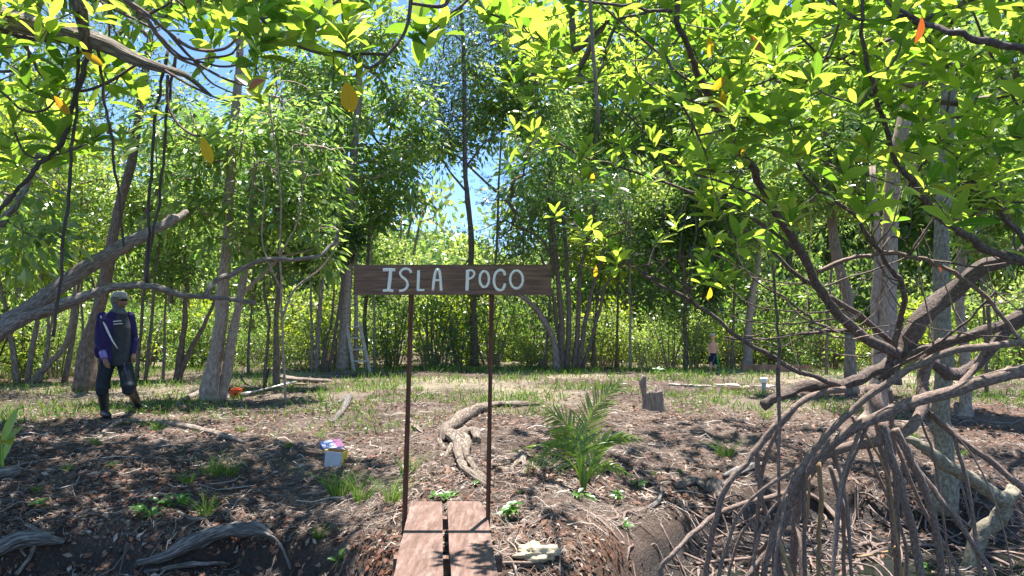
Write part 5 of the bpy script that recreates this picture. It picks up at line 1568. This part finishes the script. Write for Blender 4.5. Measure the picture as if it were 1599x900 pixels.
for st in ([(-.075, -.03), (-.05, .0), (-.03, .03)], [(-.06, .03), (-.04, .0), (-.05, -.03)], [(-.03, -.03), (-.02, .0), (-.035, .02), (-.06, .0)], [(-.085, .0), (-.06, .01)]):
    q = np.array([[*s_, .0728] for s_ in st]); m.path(q @ Mx[:3, :3].T + Mx[:3, 3], [.005] * len(q), 5, 3)
m.build('emblem_figure', M['print_dark'], pb)
m = MB()
for k in range(6): m.box((.045 + (k % 2) * .028, -.10 + k * .034, .0714), (.062 + (k % 2) * .026, -.082 + k * .034, .0722), Mx)
for k in range(4): m.box((-.112, -.09 + k * .05, .02), (-.1105, -.06 + k * .05, .05), Mx)
m.build('print_marks', M['print_dark'], pb, False)

# crumpled pale bag in the foreground
c = G(835, 872)
m = MB(); m.ball((0, 0, 0), (1, 1, 1), 30, 18)
V = m.V[0]; rr2 = 1 + .55 * fbm(V[:, 0] * 1.9 + 5, V[:, 2] * 2.2 + V[:, 1] * 1.7, 91, 4) + .34 * fbm(V[:, 0] * 6 + 5, V[:, 2] * 8 + V[:, 1] * 7, 92, 3)
V = V * rr2[:, None] * np.array([.135, .11, .065]) + c + np.array([0, 0, .03])
m.V[0] = V
M['bag'] = plain('pale plastic sack', (.50, .42, .29), .55, .4, .35, 16, bump=1.0)
o_ = m.build('crumpled_bag', M['bag'], None, False); tag(o_, 'crumpled pale yellow sack lying on the mud right of the gangway', 'sack')
# ================================================================== deadwood, roots, stumps
def gline(pts, lift=.0):
    return np.array([G(q[0], q[1]) + np.array([0, 0, (q[2] if len(q) > 2 else 0) + lift]) for q in pts])


def deadwood(name, label, cat, strands, mat, sides=10, rough=.25, seed=0, part='root', group=None):
    c = G(strands[0][0][0][0], strands[0][0][0][1])
    if len(strands) == 1:
        pts, ws = strands[0]; pp = gline(pts); rr = np.array([w_ / 2 * q[1] / F for w_, q in zip(ws, pp)])
        m = MB(); m.path(pp, rr, sides, 5, rough * .7, seed, wob=rr.mean() * .2)
        return tag(m.build(name, mat, None), label, cat, group)
    o = thing(name, label, cat, c, group)
    for k, (pts, ws) in enumerate(strands):
        pp = gline(pts); rr = np.array([w_ / 2 * q[1] / F for w_, q in zip(ws, pp)])
        m = MB(); m.path(pp, rr, sides, 6, rough * .7, seed + k, wob=rr.mean() * .3); m.build(part, mat, o)
    return o


deadwood('driftwood_root', 'big gnarled bleached root curling down the bank behind the right sign post', 'root', [
    ([(842, 634, .02), (805, 636, .04), (770, 638, .05), (742, 648, .06), (715, 664, .06), (696, 682, .05), (690, 694, .02)], [5, 9, 12, 18, 21, 19, 10]),
    ([(733, 655, .03), (710, 662, .02), (694, 678, .03), (686, 692, .03), (695, 706, .0)], [5, 7, 7, 8, 8]),
    ([(702, 686, .05), (714, 700, .06), (716, 722, .06), (724, 738, .05), (742, 752, .03), (760, 762, .0)], [20, 19, 12, 13, 12, 7]),
    ([(712, 692, .07), (726, 700, .07), (729, 720, .06), (740, 738, .04), (756, 752, .02), (776, 764, -.01)], [20, 18, 11, 10, 9, 5]),
    ([(714, 690, .06), (730, 684, .07), (741, 686, .07), (744, 696, .04)], [18, 16, 16, 13]),
    ([(706, 702, .04), (698, 714, .02), (688, 720, 0)], [10, 7, 4]),
], M['drift'], 12, .35, 3)
deadwood('root', 'small looped bleached root between the right sign post and the palm', 'root', [
    ([(768, 728, .01), (790, 728, .02), (808, 720, .04), (818, 728, .05), (818, 742, .03), (806, 752, .01)], [4, 6, 7, 9, 9, 5]),
    ([(812, 710, .03), (818, 722, .04), (800, 736, .03), (802, 746, .02)], [9, 9, 7, 6]),
    ([(818, 726, .03), (835, 734, .02), (850, 742, 0)], [6, 5, 3])], M['drift'], 8, .3, 9)
deadwood('root', 'short pale root arching out of the ground behind the printed box', 'root', [
    ([(545, 624, .04), (541, 634, .05), (532, 648, .04), (520, 660, .0)], [12, 12, 9, 5]), ([(545, 626, .03), (530, 630, .03), (512, 638, 0)], [8, 6, 3])], M['drift_grey'], 8, .35, 12)
deadwood('root', 'long dark surface root running right from the man\'s feet', 'root', [
    ([(160, 668, .01), (185, 660, .02), (225, 662, .03), (265, 666, .035), (310, 676, .035), (350, 685, .03), (388, 695, .0)], [4, 7, 8, 9, 10, 9, 4]),
    ([(150, 690, .0), (168, 672, .01), (190, 661, .02)], [5, 8, 5]), ([(345, 683, .02), (352, 693, 0)], [5, 3])], M['bark_grey'], 8, .3, 20)
deadwood('root', 'forked pale root spreading from the foot of the twin trunk tree', 'root', [
    ([(330, 612, .04), (305, 620, .03), (283, 628, .02), (266, 640, 0)], [12, 9, 7, 4]), ([(285, 626, .02), (274, 638, .01)], [5, 3]), ([(345, 612, .03), (362, 622, 0)], [9, 4])], M['bark_limb'], 7, .25, 22)
deadwood('fallen_log', 'split grey log lying at the bottom left of the gangway mud', 'log', [
    ([(215, 897, .05), (255, 888, .08), (300, 876, .10), (345, 866, .12), (395, 858, .13), (425, 866, .10)], [10, 17, 22, 23, 19, 7]),
    ([(225, 902, .03), (290, 893, .05), (360, 890, .03)], [6, 8, 5]),
    ([(400, 860, .12), (420, 868, .10), (440, 880, .04), (455, 895, .0)], [10, 5, 4, 4])], M['drift_grey'], 14, .8, 30, 'log_piece')
deadwood('fallen_log', 'weathered log half buried at the lower left corner', 'log', [([(-30, 882, .05), (20, 872, .07), (60, 868, .07), (100, 862, .04)], [22, 24, 20, 8])], M['drift_grey'], 10, .4, 33)
deadwood('fallen_log', 'short thick log end poking in at the left edge beside the young palm leaf', 'log', [([(-40, 755, .05), (5, 752, .06), (32, 744, .05)], [24, 24, 16])], M['drift_grey'], 12, .3, 35)
deadwood('branch', 'forked bare bleached branch on the mud at the bottom left edge', 'branch', [
    ([(25, 905, .02), (45, 884, .05), (60, 860, .08)], [7, 6, 4]), ([(40, 890, .04), (32, 876, .04)], [4, 3])], M['drift'], 6, .2, 37)
deadwood('root', 'pale crooked root lying on the litter left of the leafy seedling patch', 'root', [([(40, 825, .02), (60, 842, .03), (85, 846, .03)], [8, 10, 6])], M['drift'], 8, .3, 38)
deadwood('root', 'curled tan root just above the split grey log', 'root', [([(275, 805, .03), (300, 818, .03), (318, 820, .02), (330, 826, 0)], [5, 8, 8, 4])], M['drift'], 8, .3, 39)
deadwood('driftwood_root', 'grey twisted driftwood on the edge of the right mud bank', 'root', [
    ([(1130, 750, .03), (1150, 745, .05), (1172, 738, .06), (1190, 730, .03)], [6, 14, 14, 6]), ([(1140, 752, .02), (1128, 760, 0)], [6, 4])], M['drift_grey'], 9, .4, 41)
deadwood('driftwood_root', 'stubby brown root lumps where the bank breaks above the mud', 'root', [
    ([(1055, 765, .02), (1085, 760, .05), (1100, 768, .03)], [10, 16, 10]), ([(1108, 775, .02), (1118, 768, .05), (1120, 782, 0)], [20, 24, 16])], M['drift'], 9, .4, 43)
deadwood('branch', 'bleached stick on the cut edge of the bank below the palm', 'branch', [([(1010, 800, .02), (1030, 790, .06), (1034, 775, .1)], [8, 6, 4])], M['drift_grey'], 7, .3, 45)
deadwood('branch', 'small pale root shard between the left sign post and the big gnarled root', 'root', [([(641, 667, .02), (650, 672, .03), (662, 678, 0)], [7, 9, 4])], M['drift'], 7, .3, 46)
deadwood('branch', 'grey dead bough lying on the litter right of the twin trunk tree', 'branch', [
    ([(430, 589, .03), (455, 596, .05), (490, 598, .05), (520, 597, .02)], [12, 10, 7, 4])], M['bark_grey'], 7, .3, 47)
# lichened trunk lying in a hook at right
lp_ = [([(1645, 800, 6.6), (1599, 770, 6.6), (1582, 765, 6.6), (1572, 785, 6.5), (1555, 815, 6.5), (1530, 838, 6.5), (1505, 850, 6.5)], 16, 27),
       ([(1572, 785, 6.5), (1545, 768, 6.4), (1515, 748, 6.3), (1478, 725, 6.2), (1450, 702, 6.2), (1425, 688, 6.2), (1395, 680, 6.2)], 26, 11)]
base = P(1545, 840, 6.5); base[2] = hz(base[0], base[1])
hk = thing('fallen_tree', 'greenish grey hooked trunk rising from the mud at the lower right', 'tree trunk', base)
for k, (pts, w0, w1) in enumerate(lp_):
    pp, rr = dpath(pts, w0, w1)
    if k == 0: pp[-1][2] = hz(pp[-1][0], pp[-1][1]) - .15; pp = pp[2:]; rr = rr[2:]
    m = MB(); m.path(pp, rr, 12, 6, .2, seed=70 + k, wob=.03); m.build('trunk' if k == 0 else 'limb', M['bark_green'], hk)

# stumps
def stump(px, py, w_, h_, label, mat, flare=1.5, hollow=True, horn=None):
    c = G(px, py); ppm = c[1] / F; r_ = w_ / 2 * ppm; H = h_ * ppm
    o = thing('tree_stump', label, 'stump', c)
    n = 16; a = np.linspace(0, 2 * np.pi, n + 1); V = []
    lev = [(-.12, flare), (0, flare * .92), (.2, 1.12), (.5, 1.0), (.8, .95), (1.0, .9), (1.0, .62), (.6, .5)]
    for k, (z, s_) in enumerate(lev):
        wv = 1 + .5 * fbm(np.cos(a) * 1.9 + 4 + px, np.sin(a) * 1.6 + z * .8, 13, 3); wv[-1] = wv[0]
        top_ = .45 * fbm(np.cos(a) * 2 + px, np.sin(a) * 2, 17, 2) * (z >= 1); 
        if np.ndim(top_): top_[-1] = top_[0]
        V.append(np.stack([np.cos(a) * r_ * s_ * wv, np.sin(a) * r_ * s_ * wv, (z + top_) * H * np.ones(n + 1)], -1))
    k = len(lev); i_ = np.arange(k - 1)[:, None]; j_ = np.arange(n)[None]; s1 = n + 1
    Vv = np.vstack(V) + c; U_ = np.stack([np.tile(a * r_, k), np.repeat([l[0] * H for l in lev], s1)], -1)
    m = MB(); m.add(Vv, np.stack([i_ * s1 + j_, i_ * s1 + j_ + 1, (i_ + 1) * s1 + j_ + 1, (i_ + 1) * s1 + j_], -1).reshape(-1, 4), U_)
    m.ball(c + UP * H * .6, (r_ * .55, r_ * .55, H * .05)); m.build('stump_wood', mat, o)
    if horn:
        m = MB(); q = np.array([c + np.array([hx_ * ppm, 0, hy_ * ppm]) for hx_, hy_ in horn]); m.path(q, np.linspace(r_ * .6, r_ * .3, len(q)), 8, 4, .4, 3); m.build('broken_spike', mat, o)
    return o


stump(1021, 641, 27, 33, 'hollow tree stump with a broken spike on its left, right of the palm', M['bark_grey'], 1.35, True, [(-8, -2), (-12, 12), (-15, 30), (-17, 42), (-14, 54)])
stump(847, 574, 12, 12, 'tiny stump at the far edge of the clearing below the arching brown tree', M['bark_pale'], 1.3)
stump(1500, 648, 18, 16, 'low cut stump on the right bank behind the mangrove roots', M['bark_grey'], 1.3)

# white capped pipe, low wooden edging, pale sill in the ground
c = G(1193, 613); ppm = c[1] / F
pp_ = thing('standpipe', 'short grey pipe with a white cup on top standing in the leaf litter', 'pipe', c)
m = MB(); m.tube([c - UP * .05, c + UP * 15 * ppm], [3.4 * ppm, 3.4 * ppm], 12); m.build('pipe', plain('grey pipe', (.35, .35, .36), .5, .4), pp_)
m = MB(); m.tube([c + UP * 14.5 * ppm, c + UP * 16 * ppm, c + UP * 23 * ppm], [4.2 * ppm, 4.6 * ppm, 5.6 * ppm], 12); m.build('cup', M['white'], pp_)
a = G(1160, 579); b_ = G(1243, 579)
ed = thing('garden_edging', 'low reddish timber edging at the back right of the clearing', 'edging', (a + b_) / 2)
M['edging'] = plain('reddish timber', (.30, .17, .13), .8, .2, .25, 5)
for k in range(2):
    x0 = a[0] + (b_[0] - a[0]) * (.0 if k == 0 else .93); x1 = a[0] + (b_[0] - a[0]) * (.925 if k == 0 else 1.12)
    m = MB(); m.box((x0, a[1] + k * .05, a[2] - .03), (x1, a[1] + .04 + k * .05, a[2] + .15 - .01 * k), None, .01); m.build('board', M['edging'], ed, False)
    m = MB(); m.box((x0 - .01, a[1] - .02, a[2] + .152 - .01 * k), (x1, a[1] + .07, a[2] + .168 - .01 * k), None, .004); m.build('cap_board', M['bark_limb'], ed, False)
a = G(1045, 603); b_ = G(1210, 605)
M['sill'] = plain('weathered concrete', (.40, .35, .30), .85, .2, .25, 8, bump=.6)
m = MB()
for k in range(9):
    t0, t1 = k / 9, (k + 1) / 9; q = a + (b_ - a) * t0; r2 = a + (b_ - a) * t1
    z = hz((q[0] + r2[0]) / 2, q[1])
    m.box((q[0], q[1] - .10, z - .1), (r2[0] + .01, q[1] + .22, z + .022 + .008 * (k % 3)), None, .05)
tag(m.build('concrete_sill', M['sill'], None, False), 'low broken pale concrete ledge lying along the clearing in front of the child', 'ledge')
a = G(1150, 606)
m = MB(); m.ball(a + np.array([.05, -.1, -.03]), (.42, .16, .035), 14, 6); tag(m.build('shade_patch', plain('painted hollow shade', (.03, .014, .01), .9, .1), None), 'flat reddish patch with the shade of a hollow painted in, under the concrete ledge', 'shade_patch')  # no recess here: a flattened ball whose dark colour paints the hollow's shade

# pale arching dead fronds beside the child
for k, pts in enumerate([[(1112, 568), (1120, 552), (1135, 543), (1152, 540)], [(1122, 560), (1140, 546), (1160, 538)], [(1138, 562), (1147, 553), (1149, 545)]]):
    pp = np.array([P(x, y, CD - .8) for x, y in pts]); m = MB(); m.path(pp, [.012, .010, .008, .004][:len(pts)], 5, 4)
    tag(m.build('dead_frond', M['drift'], None), ['pale dead frond stalk arching up in front of the child', 'second pale dead frond stalk curving over to the right of the child', 'short hooked dead frond stalk right of the child'][k], 'frond stalk')

# ================================================================== palm seedling
c = G(911, 768); PD = c[1]
pm = thing('palm_seedling', 'young coconut palm with feathered fronds growing on the bank right of the board', 'palm', c)
def pq(px, py, dy=0): return P(px, py, PD) + np.array([0, dy, 0])
LEAFLET = {}
for nm, wd in (('thin', .078), ('broad', .19)):
    me = cloud_mesh('leaflet', tmpl_full(wd, .30, .05, (0, .15, .45, .75, 1.0), (.35, .9, 1, .7, .02)), np.zeros((1, 3)), np.eye(3)[None], [1.0]); me.materials.append(M['palm']); LEAFLET[nm] = me
def frond(pts, n, L_, kind='thin', spread=55, droop=0.25, mat=None, label=None, start=.25):
    pp, rr = smooth_path(np.array([pq(*q) for q in pts]), np.linspace(.009, .003, len(pts)), 8)
    m = MB(); m.tube(pp, rr, 6); fo_ = m.build('frond', M['palm_y'] if mat is None else mat, pm)
    if label: fo_['label'] = label
    T_ = unit(np.gradient(pp, axis=0)); me = LEAFLET[kind]
    if mat is not None:
        me = me.copy(); me.materials.clear(); me.materials.append(mat)
    view = unit(pp.mean(0) - np.array([0, 0, CAMZ]))
    for k in range(n):
        s_ = start + (1 - start) * k / (n - 1); idx = s_ * (len(pp) - 1); i0 = int(min(idx, len(pp) - 2)); p_ = pp[i0] + (pp[i0 + 1] - pp[i0]) * (idx - i0); t_ = T_[i0]
        sid = unit(np.cross(t_, view))
        for sgn in (-1, 1):
            an_ = R(spread) * (1 - .55 * s_) + RS.randn() * .06
            D = t_ * math.cos(an_) + sid * sgn * math.sin(an_) - UP * droop * .5 + RS.randn(3) * .05 - view * .15
            LL = L_ * math.sin(math.pi * (.22 + .70 * s_)) ** .6 * RS.uniform(.88, 1.1)
            l = bpy.data.objects.new('leaflet', me); COL.objects.link(l); l.parent = fo_
            m4 = np.eye(4); m4[:3, :3] = frames(D[None], (-view + UP * .6 + RS.randn(3) * .15)[None])[0] * LL; m4[:3, 3] = p_ - ORI[pm.name]
            l.matrix_basis = Matrix(m4.tolist())
frond([(911, 760), (912, 720), (914, 680), (925, 645), (945, 620), (968, 600)], 34, .21, 'thin', 60, .05)
frond([(909, 760), (906, 715), (898, 685), (880, 660), (858, 645)], 30, .22, 'thin', 60, .5)
frond([(912, 762), (922, 728), (936, 698), (958, 684), (994, 684)], 12, .17, 'broad', 32, .25)
frond([(913, 764), (920, 745), (935, 728), (955, 727), (978, 738)], 9, .14, 'broad', 34, .3)
frond([(910, 758), (902, 715), (885, 690), (862, 690), (850, 705)], 9, .17, 'broad', 40, .7)
frond([(908, 756), (900, 718), (880, 702), (845, 695), (806, 703)], 3, .13, 'broad', 12, .05, M['palm_y'], 'bright yellow green unopened leaf', .6)
frond([(910, 760), (910, 715), (905, 680), (890, 668)], 6, .12, 'broad', 25, .2, M['palm_y'], 'bright young frond')
frond([(914, 760), (924, 728), (931, 705)], 5, .09, 'thin', 35, .2)
frond([(909, 762), (898, 730), (875, 712), (845, 712), (822, 728)], 16, .17, 'thin', 55, .8)
m = MB(); m.path([c - UP * .03, pq(912, 745), pq(913, 725)], [.028, .022, .014], 8, 4, .15); m.build('stem', M['palm'], pm)

# broad young leaf at the left edge
c = G(6, 738); ED = c[1]
yl = thing('palm_sprout', 'bright broad leafed sprout at the left edge with one dry brown sheath', 'sprout', c)
def eq(px, py, dy=0): return P(px, py, ED) + np.array([0, dy, 0])
for base_, D, L_, mt in ((eq(2, 700), (.32, 0, 1), .42, 'palm_y'), (eq(6, 690), (.9, -.1, .75), .24, 'palm'), (eq(-2, 700), (-.5, 0, 1), .4, 'palm_y'), (eq(5, 720), (.25, .1, 1), .34, 'palm_y')):
    me = cloud_mesh('leaf', tmpl_full(.22, .12, .12), base_[None] - ORI[yl.name], frames(np.array([D]), np.array([[.1, -1, .3]])), [L_]); link_mesh('leaf', me, yl, M[mt])
me = cloud_mesh('dry_sheath', tmpl_full(.3, .5, .1), eq(-4, 688)[None] - ORI[yl.name], frames(np.array([[1, -.2, .15]]), np.array([[0, -.3, 1.0]])), [.13]); link_mesh('dry_sheath', me, yl, M['leaf_yellow'])
m = MB(); m.path([c - UP * .03, eq(3, 715), eq(3, 690)], [.018, .014, .010], 7, 3); m.build('stem', M['palm_y'], yl)

# ================================================================== small plants
HL = [cloud_mesh('leaf', tmpl_full(w_, .3, .08, (0, .3, .7, 1.0), (.1, .95, .8, .02)), np.zeros((1, 3)), np.eye(3)[None], [1.0]) for w_ in (.5, .6)]
for me in HL: me.materials.append(M['herb'])
def seedling(px, py, wpx, hpx, n, label, L=.07):
    c = G(px, py); ppm = c[1] / F; o = thing('seedling', label, 'plant', c)
    m = MB(); k = 0; tipsl = []
    for q in range(max(2, n // 5)):
        t = c + np.array([random.uniform(-.5, .5) * wpx * ppm, random.uniform(-.06, .06), random.uniform(.45, 1) * hpx * ppm])
        m.path([c - UP * .02, (c + t) / 2 + np.array([0, 0, .02]), t], [.004, .003, .002], 4, 3); tipsl.append(t)
    m.build('stem', M['herb'], o)
    for q in range(n):
        t = random.choice(tipsl); f_ = random.uniform(.45, 1); p_ = c + (t - c) * f_
        D = np.array([random.gauss(0, 1), random.gauss(0, 1) - .2, random.uniform(-.1, .7)])
        l = bpy.data.objects.new('leaf', HL[q % 2]); COL.objects.link(l); l.parent = o
        m4 = np.eye(4); m4[:3, :3] = frames(D[None], np.array([[0, -.4, 1.0]]))[0] * L * random.uniform(.7, 1.2); m4[:3, 3] = p_ - c
        l.matrix_basis = Matrix(m4.tolist())
seedling(232, 812, 60, 22, 26, 'low leafy seedlings in the shaded hollow at left, the left clump')
seedling(270, 795, 50, 26, 24, 'low leafy seedlings in the shaded hollow at left, the right taller clump', .09)
seedling(698, 782, 46, 20, 20, 'leafy weed growing behind the far ends of the gangway planks')
seedling(792, 812, 42, 34, 24, 'bright leafy weed right beside the foot of the right sign post', .08)
seedling(905, 783, 34, 16, 16, 'dark leafy seedling at the foot of the palm')
seedling(958, 788, 24, 34, 16, 'upright leafy seedling a little right of the palm')
seedling(996, 768, 20, 18, 10, 'small seedling furthest right of the palm')
seedling(63, 800, 22, 18, 8, 'tiny pale seedling on the sunlit litter at the far left')
seedling(528, 893, 18, 18, 8, 'small bright seedling on the mud left of the gangway')
seedling(977, 828, 10, 16, 6, 'single green shoot on the dark mud below the palm')
seedling(845, 725, 14, 14, 8, 'little yellow green weed under the long bright palm leaf', .05)
seedling(1028, 590, 20, 22, 12, 'yellowing sprout growing from the broken stump spike', .12)
seedling(740, 758, 14, 12, 6, 'small weed at the lower end of the big gnarled root', .05)
seedling(572, 680, 12, 16, 6, 'little plant on the shaded litter right of the printed box', .05)
seedling(1440, 890, 16, 14, 6, 'small shoot among the stilt root feet', .06)


def tuft_mesh(n, h_, spread, origin_seed):
    rs = np.random.RandomState(origin_seed); V = []; Q = []; k = 0
    for _ in range(n):
        a = rs.rand() * 6.28; r0 = rs.rand() ** .5 * spread; b0_ = np.array([math.cos(a) * r0, math.sin(a) * r0 * .7, -.01])
        out = np.array([math.cos(a), math.sin(a), 0]) * rs.uniform(.2, 1.2) + rs.randn(3) * .35; out[2] = 0
        L_ = h_ * rs.uniform(.45, 1.25); w_ = rs.uniform(.0022, .0042); sd2 = unit(np.array([rs.randn(), rs.randn(), 0]))
        for s_ in range(4):
            t = s_ / 3; p_ = b0_ + UP * L_ * (t - .42 * t * t) + out * L_ * (.15 * t + .6 * t * t); ww = w_ * (1 - t * .85)
            V += [p_ - sd2 * ww, p_ + sd2 * ww]
        for s_ in range(3): Q.append([k + 2 * s_, k + 2 * s_ + 1, k + 2 * s_ + 3, k + 2 * s_ + 2])
        k += 8
    return quads_mesh('grass_tuft', V, Q)


TUFTS = [(530, 775, 62, 34, 'tall bright grass tuft directly under the open carton'), (565, 785, 52, 30, 'bright grass tuft between the carton and the left sign post'), (612, 785, 55, 28, 'bright grass tuft against the left sign post'),
         (636, 740, 46, 24, 'shaded grass tuft behind the left sign post'), (500, 665 + 20, 18, 8, 'thin blades beside the left side of the printed box'), (332, 745, 42, 26, 'large soft grass tuft in shade below the long dark root, left half'),
         (358, 742, 44, 26, 'large soft grass tuft in shade below the long dark root, right half'), (322, 808, 44, 24, 'shaded grass tuft right of the leafy seedlings'), (292, 756, 24, 16, 'small grass tuft left of the big shaded tufts'),
         (243, 675, 24, 12, 'grass tuft on the long dark root'), (105, 738, 20, 14, 'small spiky tuft on the sunlit litter at left'), (148, 696, 22, 14, 'grass tuft a little below the man\'s left boot'),
         (175, 732, 14, 10, 'tiny tuft below and right of the man'), (55, 770, 16, 12, 'yellowish small tuft near the left edge'), (378, 675, 14, 10, 'pale tuft right of the long dark root'), (450, 700, 18, 10, 'thin tuft on the shaded litter left of the boxes'),
         (1132, 715, 36, 26, 'bright bushy grass tuft on the dappled slope right of the stump'), (1060, 740, 10, 10, 'tiny tuft on the slope below the stump'), (1195, 655, 26, 16, 'bright tuft beside the broken mangrove limb'), (1085, 605, 18, 8, 'grass tuft in front of the concrete ledge'),
         (1122, 632, 18, 30, 'wide short grass patch on the slope below the concrete ledge'), (1500, 712, 22, 14, 'grass tuft on the right bank behind the hooked trunk'), (1425, 690, 24, 14, 'grass tuft behind the stilt roots'), (812, 770, 8, 10, 'few blades by the looped root'),
         (655, 610, 14, 16, 'low grass tuft behind the left sign post on the crest'), (828, 620, 18, 18, 'bright low tuft on the crest right of the right sign post'), (575, 612, 16, 18, 'grass tuft on the crest left of the board'), (500, 625, 22, 18, 'grass tuft at the edge of the shade behind the short pale root'),
         (735, 745, 14, 10, 'small tuft beside the big gnarled root'), (1020, 745, 14, 8, 'small dark tuft on the slope right of the palm'), (498, 852 - 10, 30, 12, 'straw yellow tuft on the broken bank left of the gangway')]
tm_ = [tuft_mesh(60, 1.0, .35, s_) for s_ in range(5)]
def tuft_scaled(px, py, hpx, wpx, label, k):
    c = G(px, py); ppm = c[1] / F
    rs = np.random.RandomState(k); H = hpx * ppm
    me = tuft_mesh(int(30 + wpx * 2.0), H * 1.25, wpx * ppm * .42, k)
    o = link_mesh('grass_tuft', me, None, M['grass']); o.location = Vector(c.tolist()); tag(o, label, 'grass', 'grass tufts on the bank')
for k, t in enumerate(TUFTS): tuft_scaled(*t, k)

# ================================================================== loose cover on the ground
def scatter(n, ymin, ymax, p=1.6, xspan=.78):
    u = RS.rand(n); e = 1 - p
    Y = (ymin ** e + u * (ymax ** e - ymin ** e)) ** (1 / e)
    X = (RS.rand(n) * 2 - 1) * Y * xspan
    return X, Y
def gnormal(X, Y):
    e = .05; dx = (height(X + e, Y) - height(X - e, Y)) / (2 * e); dy = (height(X, Y + e) - height(X, Y - e)) / (2 * e)
    return unit(np.stack([-dx, -dy, np.ones_like(dx)], -1))
X, Y = scatter(120000, 4.8, 24)
keep = (fbm(X * .8, Y * .8, 61, 3) + .36 + (Y > 14) * .1 > RS.rand(len(X)) * .55 - .05)
X, Y = X[keep], Y[keep]; Zg = height(X, Y); keep = (Zg > -.48) | ((Zg > -.70) & (RS.rand(len(X)) < .4)); X, Y, Zg = X[keep], Y[keep], Zg[keep]
n = len(X); nr = gnormal(X, Y)
D = RS.randn(n, 3); D -= nr * np.sum(D * nr, 1)[:, None]; D = unit(D) + nr * (RS.rand(n)[:, None] * .35)
me = cloud_mesh('leaf_litter', (np.array([(0, 0, 0), (.24, .45, .10), (0, 1, .02), (-.24, .45, .10)], float), np.array([[0, 1, 2, 3]]), np.zeros((4, 2))), np.stack([X, Y, Zg + .008], -1), frames(D, nr + RS.randn(n, 3) * .35), .022 + .065 * RS.rand(n) ** 2)
lo_ = link_mesh('leaf_litter', me, None, M['litter']); tag(lo_, 'dry brown and rusty fallen leaves strewn over the bank and mud', 'fallen leaves', kind='stuff')


def straws(name, n, ymin, ymax, L0, L1, r0, mat, label, cat, p=1.6, curv=.35, lift=.02):
    X, Y = scatter(n, ymin, ymax, p); Zg = height(X, Y); gn = gnormal(X, Y); k_ = (Zg > -.72) & (gn[:, 2] > .80) & ((Zg > -.5) | (RS.rand(n) < .45)); X, Y, Zg = X[k_], Y[k_], Zg[k_]; n = len(X)
    a = RS.rand(n) * 6.283; L_ = L0 + (L1 - L0) * RS.rand(n) ** 2; cv = RS.randn(n) * curv; r_ = r0 * (.5 + RS.rand(n))
    V = []
    for t in (-.5, -.17, .17, .5):
        aa = a + cv * t * 2; x = X + np.cos(aa) * L_ * t; y = Y + np.sin(aa) * L_ * t
        z = height(x, y) + .006 + lift * RS.rand(n) ** 2 * (1 + 0 * t)
        c_ = np.stack([x, y, z], -1); s_ = np.stack([-np.sin(aa), np.cos(aa), 0 * aa], -1) * r_[:, None]; w_ = 1 - .5 * abs(t)
        V += [c_ - s_ * w_, c_ + s_ * w_, c_ + np.array([0, 0, 1.0]) * (r_ * 1.5 * w_)[:, None]]
    V = np.stack(V, 1).reshape(-1, 3); base_ = np.arange(n)[:, None, None] * 12; Qq = []
    for k in range(3):
        b0_ = k * 3; Qq += [[b0_, b0_ + 2, b0_ + 5, b0_ + 3], [b0_ + 2, b0_ + 1, b0_ + 4, b0_ + 5]]
    Qq = (np.array(Qq)[None] + base_).reshape(-1, 4)
    o = link_mesh(name, quads_mesh(name, V, Qq), None, mat); tag(o, label, cat, kind='stuff')
straws('straw_litter', 46000, 4.8, 20, .04, .24, .0016, M['straw'], 'tangled pale straw, rootlets and thin twigs over the ground', 'straw', 1.8, .6, .03)
straws('twig_litter', 3200, 4.8, 18, .12, .6, .004, M['straw'], 'scattered thicker dead twigs and rootlets on the bank', 'twigs', 1.8, .45, .05)

# low grass on the crest and at the thicket's foot
X, Y = scatter(62000, 8.5, 24, 1.3, .8)
dens = fbm(X * .7, Y * .5, 41, 3) * 1.6 + np.interp(Y, [8.5, 10.5, 12, 16, 20, 24], [-.45, -.15, .2, .25, .5, 1.2])
keep = dens > RS.rand(len(X)); X, Y = X[keep], Y[keep]; n = len(X); Zg = height(X, Y)
D = unit(np.stack([RS.randn(n) * .5, RS.randn(n) * .5, np.ones(n)], -1))
me = cloud_mesh('grass', (np.array([(-.06, 0, 0), (.06, 0, 0), (.05, .55, .05), (-.05, .55, .05), (.008, 1, .25), (-.008, 1, .25)], float), np.array([[0, 1, 2, 3], [3, 2, 4, 5]]), np.zeros((6, 2))),
                np.stack([X, Y, Zg - .01], -1), frames(D, RS.randn(n, 3) * [1, 1, .2]), (.06 + .11 * RS.rand(n)) * np.interp(Y, [9, 20], [.75, 1.3]))
go = link_mesh('grass', me, None, M['grass']); tag(go, 'short yellow green grass along the crest and foot of the thicket', 'grass', kind='stuff')
